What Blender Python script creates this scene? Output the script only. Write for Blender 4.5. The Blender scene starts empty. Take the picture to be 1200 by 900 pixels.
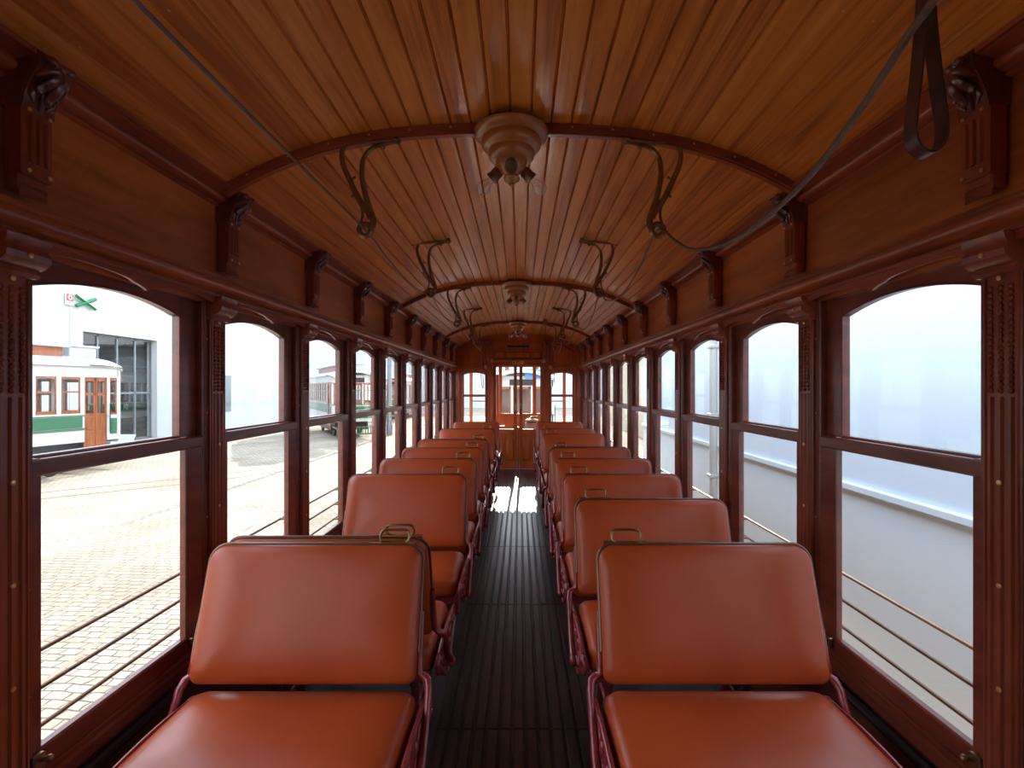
import bpy, bmesh, math, random
from math import sin, cos, pi, radians, sqrt
from mathutils import Vector, Matrix
random.seed(7)
SC = bpy.context.scene
COL = SC.collection

# ------------------------------------------------------------------ camera, world, sun, exposure
F, X0, Y0, W, H = 590.0, 609.3, 455.0, 1200.0, 900.0
EYE = Vector((0.031, 0.0, 1.42))
cd = bpy.data.cameras.new('camera'); cam = bpy.data.objects.new('camera', cd); COL.objects.link(cam)
cam.location = EYE; cam.rotation_euler = (radians(90), 0, 0)
cd.sensor_width = 36; cd.lens = F / W * 36; cd.clip_start = 0.02; cd.clip_end = 500
cd.shift_x = (W / 2 - X0) / W; cd.shift_y = (Y0 - H / 2) / W
SC.camera = cam

SKY = 2.9
world = bpy.data.worlds.new('sky'); SC.world = world; world.use_nodes = True
wn = world.node_tree.nodes; wl = world.node_tree.links
for n in list(wn): wn.remove(n)
wo = wn.new('ShaderNodeOutputWorld'); bg = wn.new('ShaderNodeBackground')
tc = wn.new('ShaderNodeTexCoord'); sp = wn.new('ShaderNodeSeparateXYZ'); cr = wn.new('ShaderNodeValToRGB')
cr.color_ramp.elements[0].position = 0.0; cr.color_ramp.elements[0].color = (0.93, 0.96, 1.0, 1)
cr.color_ramp.elements[1].position = 0.7; cr.color_ramp.elements[1].color = (0.62, 0.78, 1.0, 1)
wl.new(tc.outputs['Generated'], sp.inputs[0]); wl.new(sp.outputs[2], cr.inputs[0])
wl.new(cr.outputs[0], bg.inputs[0]); bg.inputs[1].default_value = SKY
wl.new(bg.outputs[0], wo.inputs[0])

sl = bpy.data.lights.new('sun', 'SUN'); sun = bpy.data.objects.new('sun', sl); COL.objects.link(sun)
sl.energy = 6.0; sl.angle = radians(0.6); sl.color = (1.0, 0.93, 0.80)
SUN_EL, SUN_AZ = radians(22.5), radians(1.0)
sd = Vector((sin(SUN_AZ) * cos(SUN_EL), cos(SUN_AZ) * cos(SUN_EL), sin(SUN_EL)))
sun.rotation_euler = sd.to_track_quat('Z', 'Y').to_euler(); sun.location = (0, 30, 20)

vs = SC.view_settings
vs.view_transform = 'Standard'; vs.look = 'None'; vs.gamma = 1.0; vs.use_curve_mapping = False
vs.exposure = 0.84
cy = SC.cycles
cy.max_bounces = 9; cy.diffuse_bounces = 5; cy.glossy_bounces = 4; cy.transmission_bounces = 6; cy.transparent_max_bounces = 24
cy.caustics_reflective = False; cy.caustics_refractive = False
cy.use_denoising = True; cy.sample_clamp_indirect = 6.0

# ------------------------------------------------------------------ materials
def node_mat(name):
    m = bpy.data.materials.new(name); m.use_nodes = True
    return m, m.node_tree.nodes, m.node_tree.links, m.node_tree.nodes['Principled BSDF']

def wood(name, dark, light, axis='Y', rough=0.35, coat=0.3, scale=9.0, uv=False, bump=0.05):
    m, n, l, b = node_mat(name)
    t = n.new('ShaderNodeTexCoord'); mp = n.new('ShaderNodeMapping')
    s = {'X': (0.12, 1, 1), 'Y': (1, 0.12, 1), 'Z': (1, 1, 0.12)}[axis]
    mp.inputs['Scale'].default_value = tuple(v * scale for v in s)
    l.new(t.outputs['UV' if uv else 'Object'], mp.inputs[0])
    n1 = n.new('ShaderNodeTexNoise'); n1.inputs['Scale'].default_value = 1.0; n1.inputs['Detail'].default_value = 6
    n1.inputs['Distortion'].default_value = 1.3
    n2 = n.new('ShaderNodeTexNoise'); n2.inputs['Scale'].default_value = 9.0; n2.inputs['Detail'].default_value = 3
    l.new(mp.outputs[0], n1.inputs['Vector']); l.new(mp.outputs[0], n2.inputs['Vector'])
    r = n.new('ShaderNodeValToRGB')
    r.color_ramp.elements[0].position = 0.30; r.color_ramp.elements[0].color = (*dark, 1)
    r.color_ramp.elements[1].position = 0.68; r.color_ramp.elements[1].color = (*light, 1)
    ad = n.new('ShaderNodeMath'); ad.operation = 'MULTIPLY_ADD'; ad.inputs[1].default_value = 0.35
    sb = n.new('ShaderNodeMath'); sb.operation = 'SUBTRACT'; sb.inputs[1].default_value = 0.175
    l.new(n2.outputs[0], ad.inputs[0]); l.new(n1.outputs[0], ad.inputs[2]); l.new(ad.outputs[0], sb.inputs[0])
    l.new(sb.outputs[0], r.inputs[0]); l.new(r.outputs[0], b.inputs['Base Color'])
    b.inputs['Roughness'].default_value = rough
    b.inputs['Coat Weight'].default_value = coat; b.inputs['Coat Roughness'].default_value = 0.16
    bp = n.new('ShaderNodeBump'); bp.inputs['Strength'].default_value = bump; bp.inputs['Distance'].default_value = 0.01
    l.new(n2.outputs[0], bp.inputs['Height']); l.new(bp.outputs[0], b.inputs['Normal'])
    return m

def plain(name, col, rough=0.5, metal=0.0, coat=0.0, noise=0.0, nscale=8.0, bump=0.0):
    m, n, l, b = node_mat(name)
    b.inputs['Base Color'].default_value = (*col, 1); b.inputs['Roughness'].default_value = rough
    b.inputs['Metallic'].default_value = metal; b.inputs['Coat Weight'].default_value = coat
    if noise or bump:
        t = n.new('ShaderNodeTexCoord'); nz = n.new('ShaderNodeTexNoise')
        nz.inputs['Scale'].default_value = nscale; nz.inputs['Detail'].default_value = 5
        l.new(t.outputs['Object'], nz.inputs['Vector'])
        if noise:
            r = n.new('ShaderNodeValToRGB')
            r.color_ramp.elements[0].position = 0.3; r.color_ramp.elements[1].position = 0.7
            r.color_ramp.elements[0].color = (*[c * (1 - noise) for c in col], 1)
            r.color_ramp.elements[1].color = (*[min(1, c * (1 + noise)) for c in col], 1)
            l.new(nz.outputs[0], r.inputs[0]); l.new(r.outputs[0], b.inputs['Base Color'])
        if bump:
            bp = n.new('ShaderNodeBump'); bp.inputs['Strength'].default_value = bump; bp.inputs['Distance'].default_value = 0.01
            l.new(nz.outputs[0], bp.inputs['Height']); l.new(bp.outputs[0], b.inputs['Normal'])
    return m

def glass(name, tint=(1, 1, 1), refl=1.0, power=5.0):
    m = bpy.data.materials.new(name); m.use_nodes = True
    n, l = m.node_tree.nodes, m.node_tree.links
    for x in list(n): n.remove(x)
    o = n.new('ShaderNodeOutputMaterial'); mx = n.new('ShaderNodeMixShader')
    tr = n.new('ShaderNodeBsdfTransparent'); tr.inputs[0].default_value = (*tint, 1)
    gl = n.new('ShaderNodeBsdfGlossy'); gl.inputs['Roughness'].default_value = 0.02
    fr = n.new('ShaderNodeLayerWeight'); fr.inputs[0].default_value = 0.5
    pw = n.new('ShaderNodeMath'); pw.operation = 'POWER'; pw.inputs[1].default_value = power; l.new(fr.outputs[1], pw.inputs[0])
    mu = n.new('ShaderNodeMath'); mu.operation = 'MULTIPLY_ADD'; mu.inputs[1].default_value = 0.6 * refl; mu.inputs[2].default_value = 0.035 * refl
    l.new(pw.outputs[0], mu.inputs[0]); l.new(mu.outputs[0], mx.inputs[0])
    l.new(tr.outputs[0], mx.inputs[1]); l.new(gl.outputs[0], mx.inputs[2]); l.new(mx.outputs[0], o.inputs[0])
    return m

def ceiling_mat():
    m, n, l, b = node_mat('varnished_ceiling_planks')
    t = n.new('ShaderNodeUVMap'); t.uv_map = 'uv'
    sep = n.new('ShaderNodeSeparateXYZ'); l.new(t.outputs[0], sep.inputs[0])
    fl = n.new('ShaderNodeMath'); fl.operation = 'FLOOR'; l.new(sep.outputs[0], fl.inputs[0])
    wn_ = n.new('ShaderNodeTexWhiteNoise'); wn_.noise_dimensions = '1D'; l.new(fl.outputs[0], wn_.inputs['W'])
    off = n.new('ShaderNodeMath'); off.operation = 'MULTIPLY_ADD'; off.inputs[1].default_value = 23.0
    l.new(wn_.outputs[0], off.inputs[0]); l.new(sep.outputs[1], off.inputs[2])
    cb = n.new('ShaderNodeCombineXYZ'); l.new(sep.outputs[0], cb.inputs[0]); l.new(off.outputs[0], cb.inputs[1])
    mp = n.new('ShaderNodeMapping'); mp.inputs['Scale'].default_value = (1.6, 0.9, 1); l.new(cb.outputs[0], mp.inputs[0])
    n1 = n.new('ShaderNodeTexNoise'); n1.inputs['Scale'].default_value = 1.0; n1.inputs['Detail'].default_value = 7; n1.inputs['Distortion'].default_value = 1.6
    n2 = n.new('ShaderNodeTexNoise'); n2.inputs['Scale'].default_value = 7.0; n2.inputs['Detail'].default_value = 3
    l.new(mp.outputs[0], n1.inputs['Vector']); l.new(mp.outputs[0], n2.inputs['Vector'])
    a1 = n.new('ShaderNodeMath'); a1.operation = 'MULTIPLY_ADD'; a1.inputs[1].default_value = 0.22
    l.new(wn_.outputs[0], a1.inputs[0]); l.new(n1.outputs[0], a1.inputs[2])
    a2 = n.new('ShaderNodeMath'); a2.operation = 'MULTIPLY_ADD'; a2.inputs[1].default_value = 0.25
    l.new(n2.outputs[0], a2.inputs[0]); l.new(a1.outputs[0], a2.inputs[2])
    r = n.new('ShaderNodeValToRGB')
    e = r.color_ramp.elements
    e[0].position = 0.50; e[0].color = (0.38, 0.105, 0.016, 1)
    e[1].position = 0.95; e[1].color = (0.78, 0.31, 0.062, 1)
    x = e.new(0.72); x.color = (0.66, 0.225, 0.040, 1)
    l.new(a2.outputs[0], r.inputs[0]); l.new(r.outputs[0], b.inputs['Base Color'])
    b.inputs['Roughness'].default_value = 0.38; b.inputs['Coat Weight'].default_value = 0.5; b.inputs['Coat Roughness'].default_value = 0.22
    bp = n.new('ShaderNodeBump'); bp.inputs['Strength'].default_value = 0.12; bp.inputs['Distance'].default_value = 0.01
    l.new(n1.outputs[0], bp.inputs['Height']); l.new(bp.outputs[0], b.inputs['Normal']); l.new(bp.outputs[0], b.inputs['Coat Normal'])
    return m

def leather():
    m, n, l, b = node_mat('russet_leather')
    t = n.new('ShaderNodeTexCoord')
    nz = n.new('ShaderNodeTexNoise'); nz.inputs['Scale'].default_value = 3.0; nz.inputs['Detail'].default_value = 4
    l.new(t.outputs['Object'], nz.inputs['Vector'])
    r = n.new('ShaderNodeValToRGB'); r.color_ramp.elements[0].position = 0.3; r.color_ramp.elements[1].position = 0.7
    r.color_ramp.elements[0].color = (0.41, 0.060, 0.014, 1); r.color_ramp.elements[1].color = (0.49, 0.080, 0.019, 1)
    l.new(nz.outputs[0], r.inputs[0]); l.new(r.outputs[0], b.inputs['Base Color'])
    b.inputs['Roughness'].default_value = 0.34; b.inputs['Specular IOR Level'].default_value = 0.34
    b.inputs['Coat Weight'].default_value = 0.10; b.inputs['Coat Roughness'].default_value = 0.3
    v = n.new('ShaderNodeTexVoronoi'); v.inputs['Scale'].default_value = 420
    l.new(t.outputs['Object'], v.inputs['Vector'])
    bp = n.new('ShaderNodeBump'); bp.inputs['Strength'].default_value = 0.05; bp.inputs['Distance'].default_value = 0.001
    l.new(v.outputs[0], bp.inputs['Height']); l.new(bp.outputs[0], b.inputs['Normal'])
    return m

def cobble():
    m, n, l, b = node_mat('cobblestones')
    t = n.new('ShaderNodeTexCoord'); mp = n.new('ShaderNodeMapping'); l.new(t.outputs['Object'], mp.inputs[0])
    mp.inputs['Rotation'].default_value = (0, 0, radians(4))
    br = n.new('ShaderNodeTexBrick'); br.inputs['Scale'].default_value = 1.0
    br.inputs['Brick Width'].default_value = 0.17; br.inputs['Row Height'].default_value = 0.105
    br.inputs['Mortar Size'].default_value = 0.009; br.inputs['Mortar Smooth'].default_value = 0.6
    br.inputs['Color1'].default_value = (0.40, 0.335, 0.25, 1); br.inputs['Color2'].default_value = (0.30, 0.245, 0.175, 1)
    br.inputs['Mortar'].default_value = (0.09, 0.07, 0.05, 1)
    nz = n.new('ShaderNodeTexNoise'); nz.inputs['Scale'].default_value = 5.0; nz.inputs['Detail'].default_value = 3
    l.new(t.outputs['Object'], nz.inputs['Vector'])
    vm = n.new('ShaderNodeVectorMath'); vm.operation = 'MULTIPLY_ADD'; vm.inputs[1].default_value = (0.12, 0.055, 0)
    l.new(nz.outputs[1], vm.inputs[0]); l.new(mp.outputs[0], vm.inputs[2]); l.new(vm.outputs[0], br.inputs['Vector'])
    n2 = n.new('ShaderNodeTexNoise'); n2.inputs['Scale'].default_value = 0.6; n2.inputs['Detail'].default_value = 5
    l.new(t.outputs['Object'], n2.inputs['Vector'])
    rr = n.new('ShaderNodeValToRGB'); rr.color_ramp.elements[0].position = 0.35; rr.color_ramp.elements[1].position = 0.65
    rr.color_ramp.elements[0].color = (0.62, 0.58, 0.50, 1); rr.color_ramp.elements[1].color = (1, 1, 1, 1)
    l.new(n2.outputs[0], rr.inputs[0])
    mx = n.new('ShaderNodeMix'); mx.data_type = 'RGBA'; mx.blend_type = 'MULTIPLY'; mx.inputs[0].default_value = 0.8
    l.new(br.outputs[0], mx.inputs[6]); l.new(rr.outputs[0], mx.inputs[7]); l.new(mx.outputs[2], b.inputs['Base Color'])
    b.inputs['Roughness'].default_value = 0.85
    bp = n.new('ShaderNodeBump'); bp.inputs['Strength'].default_value = 0.5; bp.inputs['Distance'].default_value = 0.03; bp.invert = True
    l.new(br.outputs['Fac'], bp.inputs['Height']); l.new(bp.outputs[0], b.inputs['Normal'])
    return m

def plaster(name, col, lit_stain, zlo, zhi):
    """rendered wall with a beige dirt tint that fades out with height, brightened to paint in light low down"""
    m, n, l, b = node_mat(name)
    t = n.new('ShaderNodeTexCoord'); sp_ = n.new('ShaderNodeSeparateXYZ'); l.new(t.outputs['Object'], sp_.inputs[0])
    nz = n.new('ShaderNodeTexNoise'); nz.inputs['Scale'].default_value = 1.3; nz.inputs['Detail'].default_value = 6
    l.new(t.outputs['Object'], nz.inputs['Vector'])
    ma = n.new('ShaderNodeMath'); ma.operation = 'MULTIPLY_ADD'; ma.inputs[1].default_value = 0.9
    l.new(nz.outputs[0], ma.inputs[0]); l.new(sp_.outputs[2], ma.inputs[2])
    mr = n.new('ShaderNodeMapRange'); mr.inputs[1].default_value = zlo + 0.45; mr.inputs[2].default_value = zhi + 0.45
    l.new(ma.outputs[0], mr.inputs[0])
    mx = n.new('ShaderNodeMix'); mx.data_type = 'RGBA'
    mx.inputs[6].default_value = (*lit_stain, 1); mx.inputs[7].default_value = (*col, 1)
    l.new(mr.outputs[0], mx.inputs[0]); l.new(mx.outputs[2], b.inputs['Base Color']); b.inputs['Roughness'].default_value = 0.9
    bp = n.new('ShaderNodeBump'); bp.inputs['Strength'].default_value = 0.15; bp.inputs['Distance'].default_value = 0.01
    l.new(nz.outputs[0], bp.inputs['Height']); l.new(bp.outputs[0], b.inputs['Normal'])
    return m

MD, ML = (0.19, 0.040, 0.013), (0.40, 0.095, 0.030)
M = {}
M['mahog_y'] = wood('mahogany_lengthwise', MD, ML, 'Y')
M['mahog_z'] = wood('mahogany_upright', (0.16, 0.032, 0.013), (0.34, 0.075, 0.026), 'Z')
M['mahog_x'] = wood('mahogany_crosswise', MD, ML, 'X')
M['frieze'] = wood('mahogany_frieze', (0.24, 0.058, 0.014), (0.56, 0.155, 0.040), 'Y', scale=5)
M['sash'] = wood('dark_sash_wood', (0.115, 0.024, 0.012), (0.22, 0.049, 0.021), 'Y')
M['valance'] = wood('red_valance_wood', (0.22, 0.045, 0.020), (0.36, 0.075, 0.035), 'Y')
M['endwood'] = wood('orange_mahogany', (0.30, 0.062, 0.014), (0.52, 0.12, 0.028), 'Z')
M['lampwood'] = wood('turned_lamp_wood', (0.34, 0.115, 0.026), (0.50, 0.20, 0.055), 'X', scale=6, coat=0.6)
M['ceiling'] = ceiling_mat()
M['leather'] = leather()
M['brass'] = plain('aged_brass', (0.25, 0.165, 0.075), 0.36, 0.85, noise=0.25, nscale=30)
M['screw'] = plain('brass_screw', (0.75, 0.52, 0.20), 0.3, 0.9)
M['trimmetal'] = plain('dull_edge_metal', (0.17, 0.11, 0.075), 0.38, 0.7)
M['iron'] = plain('crimson_cast_iron', (0.27, 0.026, 0.026), 0.26, 0.0, coat=0.5, noise=0.3, nscale=25, bump=0.4)
M['darkiron'] = plain('black_iron', (0.03, 0.03, 0.03), 0.4, 0.3)
M['slat'] = wood('worn_floor_slats', (0.024, 0.017, 0.014), (0.060, 0.042, 0.034), 'Y', rough=0.30, coat=0.15, bump=0.2)
M['floor'] = plain('dark_floor_boards', (0.045, 0.038, 0.036), 0.42, noise=0.4, nscale=6, bump=0.2)
M['cord'] = plain('leather_cord', (0.14, 0.09, 0.065), 0.6, noise=0.3, nscale=60)
M['rope'] = plain('tan_rope', (0.38, 0.24, 0.13), 0.8)
M['strap'] = plain('dark_strap_leather', (0.055, 0.018, 0.012), 0.45, noise=0.4, nscale=20, bump=0.2)
M['carve'] = plain('dark_carved_wood', (0.13, 0.035, 0.018), 0.28, coat=0.5, noise=0.3, nscale=40, bump=0.3)
M['glass'] = glass('window_glass')
M['bulb'] = glass('bulb_glass', (0.98, 0.98, 0.98), 1.6, 1.6)
M['cobble'] = cobble()
M['white'] = plain('white_render', (0.47, 0.50, 0.515), 0.9, noise=0.04, nscale=1.2)
M['sidewall'] = plaster('whitewashed_wall', (0.62, 0.73, 0.80), (0.86, 0.83, 0.76), -1.2, 1.1)  # low tint is beige dirt with extra brightness painted in
M['yellow'] = plain('ochre_render', (0.62, 0.55, 0.40), 0.9, noise=0.05)
M['tramwhite'] = plain('cream_white_paint', (0.52, 0.51, 0.475), 0.35, coat=0.4)
M['tramgreen'] = plain('bottle_green_paint', (0.025, 0.13, 0.055), 0.35, coat=0.4)
M['tramroof'] = plain('pale_grey_roof', (0.50, 0.52, 0.53), 0.6)
M['roofgrey'] = plain('slate_grey_paint', (0.17, 0.17, 0.18), 0.6)
M['tramwood'] = wood('varnished_tram_wood', (0.20, 0.055, 0.018), (0.34, 0.105, 0.035), 'Z')
M['darkglass'] = plain('tinted_glass', (0.10, 0.13, 0.14), 0.05, 0.0, coat=1.0)
M['steel'] = plain('grey_steel', (0.22, 0.24, 0.25), 0.45, 0.5)
M['rail'] = plain('worn_rail_steel', (0.27, 0.16, 0.095), 0.6, 0.0)
M['signgreen'] = plain('green_sign_paint', (0.01, 0.16, 0.05), 0.5)
M['signred'] = plain('red_sign_paint', (0.65, 0.05, 0.03), 0.5)
M['signwhite'] = plain('white_sign_paint', (0.85, 0.85, 0.82), 0.5)
M['signpink'] = plain('pale_sign_plate', (0.75, 0.55, 0.48), 0.5)
M['glassblue'] = plain('pale_board_face', (0.55, 0.72, 0.72), 0.3)
M['blue'] = plain('blue_paint', (0.10, 0.30, 0.75), 0.5)
M['guard'] = plain('brown_guard_bar', (0.16, 0.08, 0.035), 0.4, 0.4)
M['plate'] = plain('black_number_plate', (0.02, 0.018, 0.02), 0.4)
M['foliage'] = plain('green_foliage', (0.05, 0.11, 0.03), 0.8, noise=0.5, nscale=10)

# ------------------------------------------------------------------ mesh builder
class MB:
    def __init__(s): s.v = []; s.f = []; s.m = []; s.cur = 0; s.uv = None
    def mat(s, i): s.cur = i; return s
    def add(s, vs_, fs):
        o = len(s.v); s.v += [tuple(p) for p in vs_]
        s.f += [tuple(i + o for i in f) for f in fs]; s.m += [s.cur] * len(fs); return s
    def box(s, x0, x1, y0, y1, z0, z1):
        if x0 > x1: x0, x1 = x1, x0
        if y0 > y1: y0, y1 = y1, y0
        if z0 > z1: z0, z1 = z1, z0
        return s.add([(x0,y0,z0),(x1,y0,z0),(x1,y1,z0),(x0,y1,z0),(x0,y0,z1),(x1,y0,z1),(x1,y1,z1),(x0,y1,z1)],
                     [(0,3,2,1),(4,5,6,7),(0,1,5,4),(1,2,6,5),(2,3,7,6),(3,0,4,7)])
    def bbox(s, x0, x1, y0, y1, z0, z1, b=0.004):
        """box with chamfered edges"""
        if x0 > x1: x0, x1 = x1, x0
        if y0 > y1: y0, y1 = y1, y0
        if z0 > z1: z0, z1 = z1, z0
        b = min(b, (x1-x0)/2.2, (y1-y0)/2.2, (z1-z0)/2.2)
        bm = bmesh.new(); bmesh.ops.create_cube(bm, size=1)
        for v in bm.verts:
            v.co = Vector((x0 + (v.co.x+.5)*(x1-x0), y0 + (v.co.y+.5)*(y1-y0), z0 + (v.co.z+.5)*(z1-z0)))
        bmesh.ops.bevel(bm, geom=bm.edges[:], offset=b, segments=1, affect='EDGES')
        s.frombm(bm); return s
    def frombm(s, bm):
        bm.verts.index_update()
        s.add([v.co[:] for v in bm.verts], [[v.index for v in f.verts] for f in bm.faces]); bm.free(); return s
    def prism(s, pts, a, b, axis='y'):
        """closed 2-D outline swept from a to b; pts in (x,z) for y, (y,z) for x, (x,y) for z"""
        n = len(pts)
        def P(p, t):
            return {'y': (p[0], t, p[1]), 'x': (t, p[0], p[1]), 'z': (p[0], p[1], t)}[axis]
        vs_ = [P(p, a) for p in pts] + [P(p, b) for p in pts]
        fs = [tuple(range(n))[::-1], tuple(range(n, 2*n))] + [(i, (i+1) % n, n+(i+1) % n, n+i) for i in range(n)]
        return s.add(vs_, fs)
    def strip(s, lo, hi, a, b, axis='x'):
        """panel between two polylines lo/hi (same count, pts (u,z)), given thickness a..b; avoids concave ngons"""
        n = len(lo)
        def P(p, t): return (t, p[0], p[1]) if axis == 'x' else (p[0], t, p[1])
        vs_ = [P(p, a) for p in lo] + [P(p, a) for p in hi] + [P(p, b) for p in lo] + [P(p, b) for p in hi]
        fs = []
        for i in range(n-1):
            fs += [(i, i+1, n+i+1, n+i), (2*n+i, 3*n+i, 3*n+i+1, 2*n+i+1), (i, 2*n+i, 2*n+i+1, i+1), (n+i, n+i+1, 3*n+i+1, 3*n+i)]
        fs += [(0, n, 3*n, 2*n), (n-1, 3*n-1, 4*n-1, 2*n-1)]
        return s.add(vs_, fs)
    def lathe(s, prof, c=(0,0,0), seg=24, mtx=None):
        vs_ = []; fs = []; n = len(prof)
        for i in range(seg):
            a = 2*pi*i/seg
            for r, z in prof:
                p = Vector((r*cos(a), r*sin(a), z))
                if mtx: p = mtx @ p
                vs_.append((p.x+c[0], p.y+c[1], p.z+c[2]))
        for i in range(seg):
            j = (i+1) % seg
            for k in range(n-1):
                fs.append((i*n+k, j*n+k, j*n+k+1, i*n+k+1))
        fs.append(tuple(i*n for i in range(seg))[::-1]); fs.append(tuple(i*n+n-1 for i in range(seg)))
        return s.add(vs_, fs)
    def tube(s, pts, r, seg=8, closed=False, flat=None):
        P = [Vector(p) for p in pts]; n = len(P)
        R = r if isinstance(r, (list, tuple)) else [r]*n
        vs_ = []; fs = []; up = None
        for i in range(n):
            if closed: t = P[(i+1) % n] - P[i-1]
            else: t = P[min(i+1, n-1)] - P[max(i-1, 0)]
            t.normalize()
            if up is None:
                up = Vector((0, 0, 1)) if abs(t.z) < 0.9 else Vector((1, 0, 0))
            sx = t.cross(up); sx.normalize(); up = sx.cross(t); up.normalize()
            for k in range(seg):
                a = 2*pi*k/seg
                q = P[i] + sx*cos(a)*R[i] + up*sin(a)*R[i]*(flat or 1)
                vs_.append(q[:])
        m = n if closed else n-1
        for i in range(m):
            j = (i+1) % n
            for k in range(seg):
                fs.append((i*seg+k, i*seg+(k+1) % seg, j*seg+(k+1) % seg, j*seg+k))
        if not closed:
            fs.append(tuple(range(seg))[::-1]); fs.append(tuple((n-1)*seg+k for k in range(seg)))
        return s.add(vs_, fs)
    def ball(s, c, r, seg=8, rings=5, mtx=None):
        rr = r if isinstance(r, (tuple, list)) else (r, r, r)
        prof = []
        for i in range(rings+1):
            a = -pi/2 + pi*i/rings
            prof.append((max(cos(a), 0.02), sin(a)))
        vs_ = []; n = len(prof); fs = []
        for i in range(seg):
            a = 2*pi*i/seg
            for q, z in prof:
                p = Vector((q*cos(a)*rr[0], q*sin(a)*rr[1], z*rr[2]))
                if mtx: p = mtx @ p
                vs_.append((p.x+c[0], p.y+c[1], p.z+c[2]))
        for i in range(seg):
            j = (i+1) % seg
            for k in range(n-1): fs.append((i*n+k, j*n+k, j*n+k+1, i*n+k+1))
        return s.add(vs_, fs)
    def mirror_x(s):
        s.v = [(-x, y, z) for x, y, z in s.v]; s.f = [tuple(reversed(f)) for f in s.f]; return s
    def move(s, dx=0, dy=0, dz=0):
        s.v = [(x+dx, y+dy, z+dz) for x, y, z in s.v]; return s
    def build(s, name, mats, parent=None, smooth=35, loc=None):
        me = bpy.data.meshes.new(name); me.from_pydata(s.v, [], s.f)
        if not isinstance(mats, (list, tuple)): mats = [mats]
        for m in mats: me.materials.append(m)
        me.polygons.foreach_set('material_index', s.m)
        if smooth:
            me.polygons.foreach_set('use_smooth', [True]*len(s.f)); me.set_sharp_from_angle(angle=radians(smooth))
        bm = bmesh.new(); bm.from_mesh(me); bmesh.ops.recalc_face_normals(bm, faces=bm.faces); bm.to_mesh(me); bm.free()
        me.update()
        o = bpy.data.objects.new(name, me); COL.objects.link(o)
        if parent is not None: o.parent = parent
        if loc: o.location = loc
        return o

def empty(name, loc=(0, 0, 0), rz=0.0):
    o = bpy.data.objects.new(name, None); COL.objects.link(o); o.location = loc; o.rotation_euler = (0, 0, rz)
    o.empty_display_size = 0.1; return o
def tag(o, label=None, cat=None, group=None, kind=None):
    if label: o['label'] = label
    if cat: o['category'] = cat
    if group: o['group'] = group
    if kind: o['kind'] = kind
    return o
def struct(o): o['kind'] = 'structure'; return o
def copy_tree(o, parent=None):
    c = o.copy(); COL.objects.link(c); c.parent = parent
    for ch in list(o.children): copy_tree(ch, c)
    return c

def rrect(w, h, r, n=6, rb=None):
    """rounded rectangle outline centred on 0, (u,v) list; rb radius of the lower corners"""
    rb = r if rb is None else rb
    out = []
    for cx, cy_, a0, q in ((w/2-r, h/2-r, 0, r), (-w/2+r, h/2-r, 90, r), (-w/2+rb, -h/2+rb, 180, rb), (w/2-rb, -h/2+rb, 270, rb)):
        for i in range(n+1):
            a = radians(a0 + 90*i/n); out.append((cx+q*cos(a), cy_+q*sin(a)))
    return out
def padded(mb, outline, layers, mapf):
    """stack of scaled outlines: layers = [(inset metres or scale<0 flag, height)]"""
    n = len(outline); k = len(layers); vs_ = []
    xs = max(abs(p[0]) for p in outline); ys = max(abs(p[1]) for p in outline)
    for ins, h in layers:
        sx = 1 - ins/xs; sy = 1 - ins/ys
        sx = max(sx, 0.001); sy = max(sy, 0.001)
        for p in outline: vs_.append(mapf(p[0]*sx, p[1]*sy, h))
    fs = []
    for a in range(k-1):
        for i in range(n):
            j = (i+1) % n
            fs.append((a*n+i, a*n+j, (a+1)*n+j, (a+1)*n+i))
    fs.append(tuple(range(n))[::-1]); fs.append(tuple((k-1)*n+i for i in range(n)))
    mb.add(vs_, fs)

def smoothpath(pts, n=6):
    out = []; P_ = [Vector(p) for p in pts]
    for i in range(len(P_)-1):
        p0 = P_[max(i-1, 0)]; p1 = P_[i]; p2 = P_[i+1]; p3 = P_[min(i+2, len(P_)-1)]
        for j in range(n):
            t = j/n
            out.append(0.5*((2*p1)+(-p0+p2)*t+(2*p0-5*p1+4*p2-p3)*t*t+(-p0+3*p1-3*p2+p3)*t**3))
    out.append(P_[-1]); return out

# ------------------------------------------------------------------ car body constants
P, Y00, PW = 0.77, 1.12, 0.085          # bay pitch, centre of pilaster 0, pilaster width
KMIN, KMAX = -3, 10
YA, YB = Y00 + KMIN*P - 0.05, 8.82       # rear wall, end wall
YC = lambda k: Y00 + k*P
GZ = -1.0                                # ground level
def ceil_z(x): return 2.375 - 0.225*min(abs(x)/1.04, 1.0)**2.8

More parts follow.
